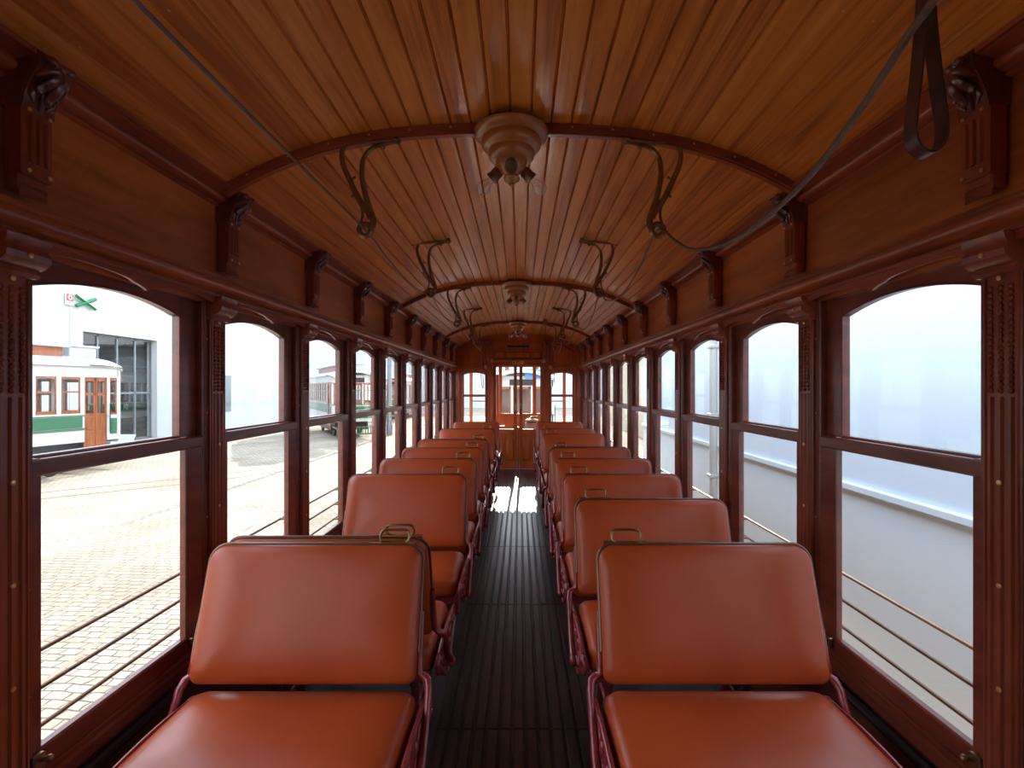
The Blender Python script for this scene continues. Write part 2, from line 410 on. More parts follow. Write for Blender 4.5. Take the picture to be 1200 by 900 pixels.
# ------------------------------------------------------------------ large structure
# ceiling: tongue-and-groove planks as real V-grooves, swept lengthwise
def build_ceiling(name, y0, y1, mat):
    xs = [i*0.0025 for i in range(-416, 417)]
    arc = [0.0]
    for a, b in zip(xs[:-1], xs[1:]): arc.append(arc[-1] + math.hypot(b-a, ceil_z(b)-ceil_z(a)))
    tot = arc[-1]; NP = 30; pw = tot/NP
    def at(sv):
        import bisect
        i = min(max(bisect.bisect_left(arc, sv), 1), len(arc)-1)
        t = (sv-arc[i-1])/(arc[i]-arc[i-1]); x = xs[i-1]+(xs[i]-xs[i-1])*t
        return x
    prof = []
    for k in range(NP):
        s0 = k*pw
        for u, d in ((0.0, 0.007), (0.05, 0.0), (0.36, -0.0004), (0.7, -0.0004), (0.91, 0.0), (0.935, 0.004), (0.96, 0.0)):
            x = at(s0+u*pw); prof.append((x, ceil_z(x)+d, k+u))
    prof.append((at(tot), ceil_z(at(tot))+0.007, NP-0.0001))
    n = len(prof)
    v = [(p[0], y0, p[1]) for p in prof] + [(p[0], y1, p[1]) for p in prof]
    f = [(i, i+1, n+i+1, n+i) for i in range(n-1)]
    uvs = []
    for i in range(n-1):
        ua, ub = prof[i][2], prof[i+1][2]
        if ub == int(ub): ub -= 0.0001
        uvs += [(ua, y0), (ub, y0), (ub, y1), (ua, y1)]
    me = bpy.data.meshes.new(name)
    # outer roof sheet
    base = 2*n; m_ = 25
    ox = [-1.22 + 2.44*i/(m_-1) for i in range(m_)]
    v += [(x, y0, 2.49-0.26*(abs(x)/1.22)**2.8) for x in ox] + [(x, y1, 2.49-0.26*(abs(x)/1.22)**2.8) for x in ox]
    for i in range(m_-1):
        f.append((base+i, base+m_+i, base+m_+i+1, base+i+1)); uvs += [(0.5, 0)]*4
    me.from_pydata(v, [], f)
    ul = me.uv_layers.new(name='uv')
    for i, q in enumerate(uvs): ul.data[i].uv = q
    me.materials.append(mat)
    o = bpy.data.objects.new(name, me); COL.objects.link(o); return struct(o)
ceiling = build_ceiling('ceiling', YA, YB+0.03, M['ceiling'])
sc_ = MB()
for k in range(KMIN, KMAX):
    for j in (0.0,):
        for i in range(30):
            x = -1.0 + 2.0*(i+0.5)/30
            sc_.ball((x, YC(k)+0.02 + random.uniform(-.006, .006), ceil_z(x)), (0.0045, 0.0045, 0.002), 6, 3)
tmp = sc_.build('screw_row', M['screw'], ceiling)

floor = MB(); floor.box(-1.2, 1.2, YA, YB, -0.06, 0.0); floor = struct(floor.build('floor', M['floor']))
sm = MB()
secs = [(YA+.05, -.344), (-.34, .866), (.87, 2.076), (2.08, 3.276), (3.28, 4.476), (4.48, 5.676), (5.68, 6.876), (6.88, 7.906), (7.91, 8.79)]
for a, b in secs:
    for i in range(12):
        x = -0.292 + i*0.0531
        sm.bbox(x-0.0205, x+0.0205, a, b, -0.005, 0.014, 0.004)
sm.build('floor_slats', M['slat'], floor)

for s, side in ((-1, 'left'), (1, 'right')):
    w = MB().mat(1)
    w.box(s*1.13, s*1.20, YA, YB, GZ+0.35, 0.49)                       # lower wall
    w.bbox(s*1.105, s*1.16, YA, YB, 0.44, 0.485, 0.008)                # sill rail
    w.mat(0).box(s*1.12, s*1.20, YA, YB, 1.735, 2.20)                        # letterboard / frieze backing
    w.box(s*1.09, s*1.13, YA, YB, 1.80, 2.12)                         # frieze board
    w.mat(1)
    for k in range(KMIN, KMAX+1):
        y = YC(k)
        w.box(s*1.115, s*1.19, y-0.03, y+0.03, 0.485, 1.76)             # posts
    struct(w.build('wall_'+side, [M['frieze'], M['sash']]))
    # cornice below frieze
    prof = [(1.12, 1.752), (1.085, 1.756), (1.078, 1.764), (1.083, 1.772), (1.070, 1.776), (1.058, 1.784), (1.052, 1.797), (1.056, 1.809),
            (1.066, 1.816), (1.060, 1.821), (1.062, 1.829), (1.078, 1.836), (1.12, 1.840)]
    c = MB(); c.prism([(s*x, z) for x, z in prof], YA, YB, 'y'); struct(c.build('trim_%d' % (1 if s < 0 else 2), M['mahog_y'], smooth=50))
    # crown moulding under ceiling
    prof = [(1.12, 2.088), (1.080, 2.090), (1.075, 2.096), (1.080, 2.100), (1.062, 2.104), (1.050, 2.113), (1.049, 2.122), (1.054, 2.129),
            (1.044, 2.131), (1.018, 2.138), (1.016, 2.150), (1.040, 2.185), (1.12, 2.185)]
    c = MB(); c.prism([(s*x, z) for x, z in prof], YA, YB, 'y'); c.mat(1); c.box(s*1.008, s*1.024, YA, YB, 2.139, 2.152); struct(c.build('trim_%d' % (3 if s < 0 else 4), [M['mahog_y'], M['valance']], smooth=50))

# rear wall behind the camera (plain panelled bulkhead)
rw = MB(); top = [(-1.15 + 2.3*i/24) for i in range(25)]
rw.strip([(x, 0) for x in top], [(x, ceil_z(x)+.02) for x in top], YA-0.05, YA, 'y')
for cx in (-0.7, 0, 0.7):
    rw.bbox(cx-.25, cx+.25, YA, YA+.015, .15, .7, .01); rw.bbox(cx-.25, cx+.25, YA, YA+.015, .85, 1.8, .01)
struct(rw.build('wall_rear', M['endwood']))

# curved ribs across the ceiling
def rib(y, name):
    mb = MB(); pts = [(-1.035 + 2.07*i/56) for i in range(57)]
    mb.strip([(x, ceil_z(x)-0.030) for x in pts], [(x, ceil_z(x)+0.004) for x in pts], y-0.021, y+0.021, 'y')
    mb.strip([(x, ceil_z(x)-0.036) for x in pts], [(x, ceil_z(x)-0.028) for x in pts], y-0.012, y+0.012, 'y')
    mb.mat(1)
    for i in range(14):
        x = -0.95 + i*1.9/13; mb.ball((x, y-0.021, ceil_z(x)-0.013), (0.004, 0.0015, 0.004), 6, 3)
    return struct(mb.build(name, [M['mahog_x'], M['screw']], smooth=40))
RIBS = [-0.835, 1.83, 4.495, 7.16]
for i, y in enumerate(RIBS): rib(y, 'trim_%d' % (5+i))

# ------------------------------------------------------------------ pilasters with caps and corbels (one trim per post)
def pil_mesh():
    mb = MB(); h = PW/2
    mb.bbox(1.102, 1.15, -h, h, 0.47, 1.70, 0.005)
    for j in (-0.024, 0.0, 0.024):
        mb.tube([(1.102, j, 0.50), (1.102, j, 1.40)], 0.0065, 6)
        for q in range(18): mb.ball((1.101, j, 1.415 + q*0.0135), 0.0068, 6, 4)
    for j in (-0.038, 0.038): mb.tube([(1.101, j, 0.48), (1.101, j, 1.69)], 0.0035, 6)
    # cap: ogee block
    prof = [(1.14, 1.672), (1.092, 1.672), (1.082, 1.680), (1.086, 1.690), (1.074, 1.694), (1.060, 1.706), (1.058, 1.720),
            (1.066, 1.732), (1.060, 1.740), (1.056, 1.756), (1.14, 1.756)]
    mb.prism([(x, z) for x, z in prof], -0.052, 0.052, 'y')
    mb.mat(1)
    for z in (0.56, 0.75, 0.98, 1.21, 1.665): mb.ball((1.096, 0, z), (0.003, 0.0065, 0.0065), 8, 4)
    mb.ball((1.056, 0, 1.715), (0.003, 0.006, 0.006), 8, 4)
    return mb
def cap_corbel():
    mb = MB()
    # fluted shaft
    mb.bbox(1.052, 1.095, -0.036, 0.036, 1.885, 2.035, 0.004)
    for j in (-0.018, 0, 0.018): mb.tube([(1.051, j, 1.915), (1.051, j, 2.015)], 0.0055, 6)
    # stepped foot with a pyramid end
    mb.bbox(1.062, 1.095, -0.033, 0.033, 1.850, 1.890, 0.004)
    v = [(1.062, -0.033, 1.868), (1.062, 0.033, 1.868), (1.062, 0.033, 1.838), (1.062, -0.033, 1.838), (1.034, 0, 1.842)]
    mb.add(v, [(0, 1, 4), (1, 2, 4), (2, 3, 4), (3, 0, 4), (0, 3, 2, 1)])
    # plain head that breaks the crown moulding
    mb.mat(1)
    for z in (2.028, 1.895):
        for j in (-0.024, 0.024): mb.ball((1.048, j, z), (0.003, 0.005, 0.005), 8, 4)
    mb.move(dx=-.012); return mb
def leaf_mesh():
    mb = MB()
    mb.prism([(1.09, 2.03), (1.040, 2.03), (1.034, 2.060), (1.022, 2.090), (1.006, 2.115), (1.004, 2.150), (1.09, 2.185)], -0.037, 0.037, 'y')
    for a, L in ((-78, .030), (-52, .040), (-26, .052), (0, .060), (26, .052), (52, .040), (78, .030)):
        t = radians(a); pts = []
        for i in range(8):
            u = i/7; r = L*u
            pts.append((0.996 - 0.014*sin(pi*min(1, u*1.1)) + 0.034*u*u - (0.012 if i == 7 else 0), sin(t)*r*1.0, 2.132 - cos(t)*r*1.45))
        mb.tube(pts, [.004, .006, .008, .009, .009, .009, .0085, .005], 6)
    for y, z in ((0, 2.128), (-.022, 2.132), (.022, 2.132)): mb.ball((.990, y, z), (.013, .012, .011), 8, 5)
    mb.tube([(1.028, 0, 2.075), (1.034, 0, 2.050), (1.036, 0, 2.035)], [.008, .006, .004], 6)
    for q in (-1, 1): mb.tube([(1.026, q*.020, 2.078), (1.032, q*.026, 2.060), (1.036, q*.014, 2.046)], [.006, .006, .003], 6)
    return mb
n_tr = 10
for s in (1, -1):
    pm, cm, lm = pil_mesh(), cap_corbel(), leaf_mesh()
    if s < 0: pm.mirror_x(); cm.mirror_x(); lm.mirror_x()
    root = None
    for k in range(KMIN, KMAX):
        if root is None:
            root = struct(empty('trim_%d' % n_tr, (0, YC(k), 0)))
            pm.build('pilaster', [M['mahog_z'], M['screw']], root); cb_ = cm.build('corbel', [M['mahog_z'], M['screw']], root)
            lf = lm.build('carved_leaf', M['carve'], cb_, smooth=60)
        else:
            c = copy_tree(root); c.location = (0, YC(k), 0); c.name = 'trim_%d' % n_tr
        n_tr += 1

# ------------------------------------------------------------------ side windows
def arch(y, half, z0, rise): return z0 + rise*(1-(y/half)**2)
def window_parts():
    h = (P-PW)/2; G = 0.265; D = -0.033
    fr = MB()                                                        # jambs and stops
    for q in (-1, 1):
        fr.bbox(1.115, 1.185, q*(h+.004), q*(h-(0.028 if q > 0 else 0.012)), 0.47, 1.76, 0.004)
        fr.tube([(1.116, q*(h-0.014), 0.49), (1.116, q*(h-0.014), 1.75)], 0.006, 6)
    fr.mat(1)
    for q in (-1, 1):
        for z in (0.7, 0.95, 1.33, 1.6): fr.ball((1.112, q*(h-0.008), z), (0.003, 0.004, 0.004), 6, 3)
    up = MB()                                                        # upper sash, arched head
    N = 18; ys = [-G + 2*G*i/N for i in range(N+1)]
    up.strip([(y+D, arch(y, G, 1.668, 0.038)) for y in ys], [(y+D, 1.76) for y in ys], 1.142, 1.172, 'x')
    for q in (-1, 1):
        up.bbox(1.142, 1.172, q*G+D, q*(h-.010), 1.22, 1.76, 0.003)
        up.tube([(1.143, q*(G+.002)+D, 1.25), (1.143, q*(G+.002)+D, 1.668)], 0.004, 6)
    up.tube([(1.143, y+D, arch(y, G, 1.669, 0.038)) for y in ys], 0.004, 6)
    up.bbox(1.142, 1.172, -G-.02+D, G+.02+D, 1.215, 1.257, 0.004)
    lo = MB()                                                        # lower sash
    for q in (-1, 1): lo.bbox(1.118, 1.142, q*(G-.004)+D, q*(h-.012), 0.487, 1.252, 0.003)
    lo.bbox(1.112, 1.142, -h+.012, h-.027, 1.209, 1.250, 0.005)
    lo.bbox(1.115, 1.142, -h+.012, h-.027, 0.487, 0.560, 0.005)
    lo.bbox(1.108, 1.13, -h+.03, h-.03, 0.487, 0.505, 0.004)
    p1 = MB(); p1.box(1.156, 1.160, -G-.01+D, G+.01+D, 1.23, 1.745)
    p2 = MB(); p2.box(1.129, 1.133, -G-.01+D, G+.01+D, 0.53, 1.23)
    lt = []
    for q in (-1, 1):
        m = MB(); y = q*(G+0.020)+D
        m.bbox(1.100, 1.116, y-0.016, y+0.016, 0.520, 0.556, 0.003)
        m.tube([(1.100, y, 0.545), (1.080, y, 0.548)], 0.006, 8); m.ball((1.078, y, 0.548), 0.009, 8, 6)
        lt.append(m)
    va = MB(); n = 40                                                # scalloped valance under the cornice
    lo_pts = []; hi_pts = []
    for i in range(n+1):
        u = abs(-1+2*i/n); y = (-1+2*i/n)*(h-.005)
        if u < 0.10: z = 1.712 + 0.012*(u/0.10)**0.7
        elif u < 0.24: z = 1.724 + 0.012*(1-cos(pi*(u-0.10)/0.14))/2
        elif u < 0.62: z = 1.736 + 0.008*sin(pi/2*(u-0.24)/0.38)
        else: z = 1.744 - 0.012*((u-0.62)/0.38)**2
        lo_pts.append((y, z)); hi_pts.append((y, 1.765))
    va.strip(lo_pts, hi_pts, 1.082, 1.091, 'x')
    va.strip([(y, 1.756) for y, _ in lo_pts], hi_pts, 1.074, 1.084, 'x')
    return fr, up, lo, p1, p2, lt, va
wn_n = 1
for s in (-1, 1):
    fr, up, lo, p1, p2, lt, va = window_parts()
    for m in (fr, up, lo, p1, p2, *lt, va):
        if s < 0: m.mirror_x()
    root = None
    for k in range(KMIN, KMAX):
        y = YC(k) + P/2
        if root is None:
            root = struct(empty('window_%d' % wn_n, (0, y, 0)))
            fr.build('jamb', [M['sash'], M['screw']], root)
            u = up.build('upper_sash', M['sash'], root); p1.build('glass_pane', M['glass'], u, smooth=0)
            l_ = lo.build('lower_sash', M['sash'], root); p2.build('glass_pane', M['glass'], l_, smooth=0)
            for m in lt: m.build('sash_latch', M['brass'], l_)
            va.build('valance', M['valance'], root)
        else:
            c = copy_tree(root); c.location = (0, y, 0); c.name = 'window_%d' % wn_n
        wn_n += 1

# ------------------------------------------------------------------ end wall with sliding doors and two windows
ew = MB(); y0, y1 = YB, YB+0.05
xs_ = [-1.15 + 2.3*i/46 for i in range(47)]
ew.strip([(x, 1.875) for x in xs_], [(x, max(1.88, ceil_z(x)+.02)) for x in xs_], y0, y1, 'y')
for s in (-1, 1):
    ew.box(s*0.965, s*1.15, y0, y1, 0, 1.876); ew.box(s*0.43, s*0.565, y0, y1, 0, 1.876)
    ew.box(s*0.565, s*0.965, y0, y1, 0, 0.805)
    ys = [0.565+0.4*i/10 for i in range(11)]
    ew.strip([(s*x, arch(x-0.765, 0.2, 1.655, 0.035)) for x in ys], [(s*x, 1.876) for x in ys], y0, y1, 'y')
    # door posts, engaged columns above
    ew.bbox(s*0.425, s*0.47, y0-0.02, y0, 0, 1.90, 0.005)
    ew.bbox(s*0.44, s*0.555, y0-0.025, y0, 1.90, 2.22, 0.006); ew.bbox(s*0.465, s*0.53, y0-0.035, y0-.02, 1.93, 2.19, 0.005)
    ew.bbox(s*1.02, s*1.10, y0-0.012, y0, 0, 2.0, 0.004)
    # belt rails
    ew.bbox(s*0.56, s*1.12, y0-0.018, y0, 1.775, 1.80, 0.004); ew.bbox(s*0.47, s*1.12, y0-0.02, y0, 0.76, 0.79, 0.004)
    ew.bbox(s*0.56, s*1.12, y0-0.014, y0, 1.735, 1.745, 0.003)
    # spandrel panel above each window
    cx = s*0.78
    ew.strip([(cx-.17+.34*i/10, 1.84) for i in range(11)], [(cx-.17+.34*i/10, ceil_z(cx-.17+.34*i/10)-0.13) for i in range(11)], y0-0.012, y0, 'y')
    ew.strip([(cx-.20+.40*i/10, 1.815) for i in range(11)], [(cx-.20+.40*i/10, 1.83) for i in range(11)], y0-0.016, y0, 'y')
    # arched roll moulding
    pts = [(s*(0.56+0.5*i/20), y0-0.006, ceil_z(0.56+0.5*i/20)-0.07) for i in range(21)]
    ew.tube(pts, 0.012, 8); ew.tube([(s*1.06, y0-0.006, 1.8), pts[-1]], 0.012, 8); ew.tube([(s*.575, y0-.006, 1.8), (s*.575, y0-.006, 2.22)], .01, 8)
    # lower raised panels
    for px in (0.66, 0.88): ew.bbox(s*(px-.08), s*(px+.08), y0-.012, y0, .12, .66, .01)
ew.bbox(-0.44, 0.44, y0-0.03, y0, 1.875, 1.925, 0.006)
ew.bbox(-0.44, 0.44, y0-0.02, y0, 2.075, 2.095, 0.005)
for a, b in ((-.40, -.24), (-.20, .22), (.26, .40)): ew.bbox(a, b, y0-.012, y0, 1.95, 2.05, .01)
ew.bbox(-.42, .42, y0-.01, y0, 2.105, 2.21, .008)
ew.bbox(-.6, .6, y0-.02, y0, 2.215, 2.24, .006)
endwall = struct(ew.build('wall_end', M['endwood'], smooth=40))
def frame_rect(mb, xa, xb, za, zb, r_=.006):
    mb.tube([(xa, y0-.013, za), (xb, y0-.013, za), (xb, y0-.013, zb), (xa, y0-.013, zb)], r_, 6, closed=True)
fm = MB()
for a, b in ((-.40, -.24), (-.20, .22), (.26, .40)): frame_rect(fm, a-.008, b+.008, 1.942, 2.058)
frame_rect(fm, -.43, .43, 2.10, 2.212)
for s in (-1, 1):
    fm.bbox(s*0.462, s*0.535, y0-0.040, y0-.03, 1.94, 2.18, 0.004)
    frame_rect(fm, s*.575-.0, s*.955, .815, 1.66, .005)
    fm.tube([(s*x, y0-.014, ceil_z(x)-.12) for x in (.61, .68, .75, .82, .89, .95)] + [(s*.95, y0-.014, 1.835), (s*.61, y0-.014, 1.835)], .007, 6, closed=True)
    for px in (0.66, 0.88): frame_rect(fm, s*(px-.09), s*(px+.09), .11, .67)
    fm.bbox(s*.425, s*.432, y0-.024, y0-.018, 0, 1.9, .002); fm.bbox(s*.555, s*.563, y0-.02, y0, .8, 2.2, .002)
    fm.bbox(s*1.005, s*1.015, y0-.016, y0, .8, 2.0, .002)
fm.build('shade_moulding', M['mahog_z'], endwall)  # darker frames paint the shade of panel recesses; columns are darker wood
sg = MB(); sg.bbox(-0.19, 0.19, y0-.018, y0-.006, 2.135, 2.172, .004); sg.build('number_plate', M['plate'], endwall)
for s in (-1, 1):
    m = MB(); m.bbox(s*.40, s*.58, y0-.09, y0, 2.225, 2.245, .006); m.tube([(s*.49, y0-.08, 2.225), (s*.49, y0-.05, 2.19), (s*.49, y0-.01, 2.17)], .008, 8)
    m.build('corner_shelf', M['brass'], endwall)
    for x, z in ((.455, 1.90), (.565, 1.79)):
        m = MB(); m.bbox(s*(x-.022), s*(x+.022), y0-.05, y0-.02, z-.035, z+.03, .005); m.build('brass_catch', M['screw'], endwall)
for s, nm in ((-1, 'window_41'), (1, 'window_42')):
    r = struct(empty(nm, (s*0.765, y0, 0)))
    f = MB()
    f.bbox(-.2, .2, .005, .035, 1.27, 1.312, .004); f.bbox(-.2, .2, .005, .035, .80, .83, .004)
    for q in (-1, 1): f.bbox(q*.185, q*.2, .005, .035, .80, 1.67, .003)
    f.build('sash', M['endwood'], r)
    g = MB(); g.box(-.19, .19, .018, .022, .82, 1.70); g.build('glass_pane', M['glass'], r, smooth=0)
    for q in (-1, 1):
        for z in (.86, 1.60):
            m = MB(); m.bbox(q*.215, q*.245, -.015, 0, z-.02, z+.02, .004); m.build('sash_latch', M['brass'], r)

# the pair of sliding doors, slightly parted
for s, nm in ((-1, 'door_1'), (1, 'door_2')):
    r = struct(empty(nm, (0, YB+0.015, 0)))
    d = MB(); a, b = s*0.022, s*0.432
    gx0, gx1, gz0, gz1 = s*0.075, s*0.388, 0.705, 1.815
    d.box(a, gx0, 0, .03, 0.01, 1.875); d.box(gx1, b, 0, .03, 0.01, 1.875)
    d.box(gx0, gx1, 0, .03, 0.01, gz0); d.box(gx0, gx1, 0, .03, gz1, 1.875)
    for q in (gx0, gx1):                                               # rounded glass corners
        dirx = 1 if q == gx0 else -1
        dirx *= s
        pts = [(q, gz1)] + [(q + dirx*0.045*(1-cos(radians(t))), gz1-0.045+0.045*sin(radians(t))) for t in range(0, 91, 15)]
        d.prism(pts, 0.004, .026, 'y')
    d.bbox(a, b, -.012, 0, .625, .655, .004)
    for q in (s*.14, s*.315): d.bbox(q-.06, q+.06, -.01, 0, .16, .55, .012); 
    for q in (s*.14, s*.315): d.tube([(q-.066, -.004, .154), (q+.066, -.004, .154), (q+.066, -.004, .556), (q-.066, -.004, .556)], .005, 6, closed=True)
    for q in (s*.14, s*.315): d.bbox(q-.045, q+.045, -.016, -.008, .19, .52, .01)
    d.build('door_leaf', M['endwood'], r, smooth=40)
    g = MB(); g.box(min(gx0, gx1), max(gx0, gx1), .013, .017, gz0, gz1); g.build('glass_pane', M['glass'], r, smooth=0)
    m = MB(); m.tube([(s*.045, 0, 1.02), (s*.045, -.03, 1.04), (s*.045, -.03, 1.16), (s*.045, 0, 1.18)], .007, 8); m.build('door_handle', M['brass'], r)
    m = MB(); m.bbox(s*.03, s*.105, -.055, 0, 1.835, 1.90, .006); m.build('top_runner', M['screw'], r)
m = MB(); m.bbox(-.012, .012, YB-.012, YB+.03, .0, .74, .003)
struct(m.build('trim_9', M['brass']))

# ------------------------------------------------------------------ end platform beyond the doors
pf = MB(); pf.box(-1.05, 1.05, YB+.05, 10.25, -0.08, -0.02); struct(pf.build('floor_platform', M['floor']))
pc = MB(); n = 24; ox = [-1.2+2.4*i/n for i in range(n+1)]
pc.strip([(x, 2.22-0.14*(abs(x)/1.2)**2.5) for x in ox], [(x, 2.30-0.14*(abs(x)/1.2)**2.5) for x in ox], YB+.05, 10.6, 'y')
struct(pc.build('ceiling_platform', M['darkiron']))
pw_ = MB(); yf = 10.2
pw_.box(-.62, .62, yf, yf+.05, -0.25, 0.90)
pw_.box(-.98, .98, yf, yf+.05, 1.85, 2.12)
for x0_, x1_ in ((-.40, -.33), (.29, .36)): pw_.box(x0_, x1_, yf, yf+.05, .90, 1.86)
for x0_, x1_ in ((-.99, -.93), (.90, .96)): pw_.box(x0_, x1_, yf, yf+.05, -.25, 1.86)
pw_.bbox(-.62, .62, yf-.03, yf, .88, .91, .005)
for q in (-1, 1):
    for z in (.62, 1.16): pw_.tube([(q*.60, yf+.02, z), (q*.95, yf+.02, z)], .012, 8)
struct(pw_.build('wall_platform', M['endwood']))
# brake column
bc = empty('brake_column', (-.40, 9.55, -.02)); tag(bc, 'reddish upright brake column on the end platform behind the sliding door', 'brake column')
m = MB(); m.lathe([(.11, 0), (.11, .05), (.05, .09), (.045, .8), (.06, .85), (.06, 1.0), (.04, 1.05), (.04, 1.7)], seg=16); m.build('column', M['endwood'], bc)
m = MB(); m.tube([(.14*cos(a*pi/8), .14*sin(a*pi/8), .72) for a in range(16)], .014, 8, closed=True)
for a in (0, 2.09, 4.19): m.tube([(0, 0, .72), (.14*cos(a), .14*sin(a), .72)], .009, 6)
m.build('hand_wheel', M['endwood'], bc)
ct = empty('controller_stand', (.26, 9.75, -.02)); tag(ct, 'grey round-topped controller standing at the platform front', 'controller')
m = MB(); m.bbox(-.13, .13, -.11, .11, 0, .80, .03); m.build('cabinet', M['steel'], ct)
m = MB(); m.lathe([(.13, .80), (.13, .83), (.09, .85), (.03, .86), (.03, .90)], seg=20); m.build('top', M['brass'], ct)
m = MB(); m.tube([(0, 0, .89), (.05, -.06, .90), (.12, -.1, .90), (.13, -.11, .96)], .011, 8); m.build('crank_handle', M['brass'], ct)

# ------------------------------------------------------------------ bench seats
SX0, SX1 = 0.285, 0.975
SW = SX1-SX0; SCX = (SX0+SX1)/2
TILT = radians(17.5)
def seat_proto(s):
    """seat whose aisle is towards -s (s=-1: aisle on +x). local origin on floor, seat centre; back leans to +y"""
    root = empty('bench_seat')
    ai = -s                                                       # direction of the aisle
    # cushion
    c = MB(); out = rrect(SW, 0.42, 0.045, 6)
    lay = [(.02, .385), (.006, .390), (0, .405), (0, .455), (.004, .472), (.014, .484), (.03, .492), (.06, .499), (.10, .504), (.15, .507), (.208, .508)]
    padded(c, out, lay, lambda u, v, h: (u, v, h)); c.build('cushion', M['leather'], root, smooth=60)
    # seat pan rails under the cushion
    m = MB(); m.bbox(-SW/2+.01, SW/2-.01, -.19, -.15, .345, .39, .004); m.bbox(-SW/2+.01, SW/2-.01, .15, .19, .345, .39, .004)
    m.bbox(-SW/2+.01, SW/2-.01, -.15, .15, .365, .387, .003)
    m.build('seat_pan', M['iron'], root)
    # backrest
    b0 = Vector((0, 0.172, 0.520)); up = Vector((0, sin(TILT), cos(TILT))); nr = Vector((0, -cos(TILT), sin(TILT)))
    BH = 0.405
    def mp(u, v, h):
        q = b0 + up*(v+BH/2) + nr*h + Vector((u, 0, 0)); return q[:]
    bk = MB(); out = rrect(SW, BH, 0.055, 7, 0.03)
    lay = [(.2, -.040), (.13, -.038), (.07, -.034), (.03, -.027), (.010, -.020), (.002, -.012), (0, 0), (.002, .012), (.010, .020), (.03, .027), (.07, .034), (.13, .038), (.2, .040)]
    padded(bk, out, lay, mp); back = bk.build('backrest', M['leather'], root, smooth=60)
    # metal beading round top edge and sides
    tr = MB(); r_ = 0.055; pts = []
    w2, h2 = SW/2+.002, BH/2+.003
    pts.append((-w2, -h2*0.55))
    for i in range(9):
        a = radians(180-90*i/8); pts.append((-w2+r_+r_*cos(a), h2-r_+r_*sin(a)))
    for i in range(9):
        a = radians(90-90*i/8); pts.append((w2-r_+r_*cos(a), h2-r_+r_*sin(a)))
    pts.append((w2, -h2*0.55))
    tr.tube([mp(u, v, 0) for u, v in pts], 0.0052, 8); tr.build('edge_beading', M['trimmetal'], back)
    # brass grab handle on the aisle corner
    hd = MB(); hx = ai*(SW/2-0.095); ho = rrect(.095, .042, .017, 5)
    hd.tube([mp(hx+u, BH/2+.026+v, .006) for u, v in ho], 0.0042, 8, closed=True)
    hd.tube([mp(hx-.075, BH/2+.006, 0), mp(hx+.065, BH/2+.006, 0)], 0.006, 8)
    hd.build('grab_handle', M['brass'], back)
    # cast side frames and reversing arms
    for q, d in ((ai, 'aisle'), (-ai, 'wall')):
        x = q*(SW/2+.022) if d == 'aisle' else q*(SW/2+.012)
        fr = MB()
        outl = [(-.205, .455), (-.225, .43), (-.215, .395), (-.16, .375), (-.12, .345), (-.07, .31), (0, .285), (.07, .31), (.12, .345), (.16, .375), (.215, .395), (.225, .43), (.205, .455)]
        op = smoothpath([(x, y, z) for y, z in outl], 3)
        fr.strip([(p_.y, p_.z) for p_ in op], [(p_.y, .455 + .012*cos(p_.y/.21*pi/2)) for p_ in op], x-.004, x+.004, 'x')
        fr.tube([p_[:] for p_ in op], .0085, 6)
        fr.tube([(x, -.205+.41*i/12, .455+.012*cos((i/6-1)*pi/2)) for i in range(13)], .008, 6)
        for m_ in (-1, 1):                                              # scrollwork in relief
            fr.tube([(x, m_*(.105+.038*cos(t*.55)*(1-t*.055)), .408+.034*sin(t*.55)*(1-t*.055)) for t in range(14)], .0075, 6)
            fr.tube([(x, m_*(.045+.026*cos(t*.6)), .355+.026*sin(t*.6)) for t in range(11)], .007, 6)
            fr.ball((x, m_*.175, .422), (.012, .018, .014), 8, 5); fr.ball((x, m_*.045, .415), (.012, .014, .022), 8, 5)
        fr.ball((x, 0, .325), (.016, .024, .024), 10, 6)
        fr.build('side_frame', M['iron'], root, smooth=60)
        xl = q*(SW/2-.085); lg = MB()
        for m_ in (-1, 1):
            lg.tube([(xl, m_*.17, .0), (xl, m_*.165, .03), (xl, m_*.11, .10), (xl, m_*.08, .19), (xl, m_*.10, .28), (xl, m_*.16, .345)], .015, 6)
            lg.bbox(xl-.02, xl+.02, m_*.20, m_*.14, 0, .012, .003)
        lg.tube([(xl, -.08, .19), (xl, 0, .20), (xl, .08, .19)], .012, 6)
        lg.build('leg', M['iron'], root, smooth=60)
        ar = MB(); xa = x + q*(.018 if d == 'aisle' else .014); xb = q*(SW/2+.006)
        pts = [(xa, -.005, .325), (xa, .06, .37), (xa, .12, .43), (xa, .15, .475), (xa, .165, .505), (xa-q*.006, .185, .525),
               (xa-q*.022, .192, .535), (xb, .190, .545), (xb, .205, .585), (xb, .224, .65), (xb, .243, .71)]
        ar.tube(pts, [.013, .013, .012, .012, .013, .013, .012, .011, .010, .009, .007], 8)
        ar.ball((xa, 0, .325), (.018, .024, .024), 10, 6)
        ar.build('back_arm', M['iron'], root, smooth=60)
    return root

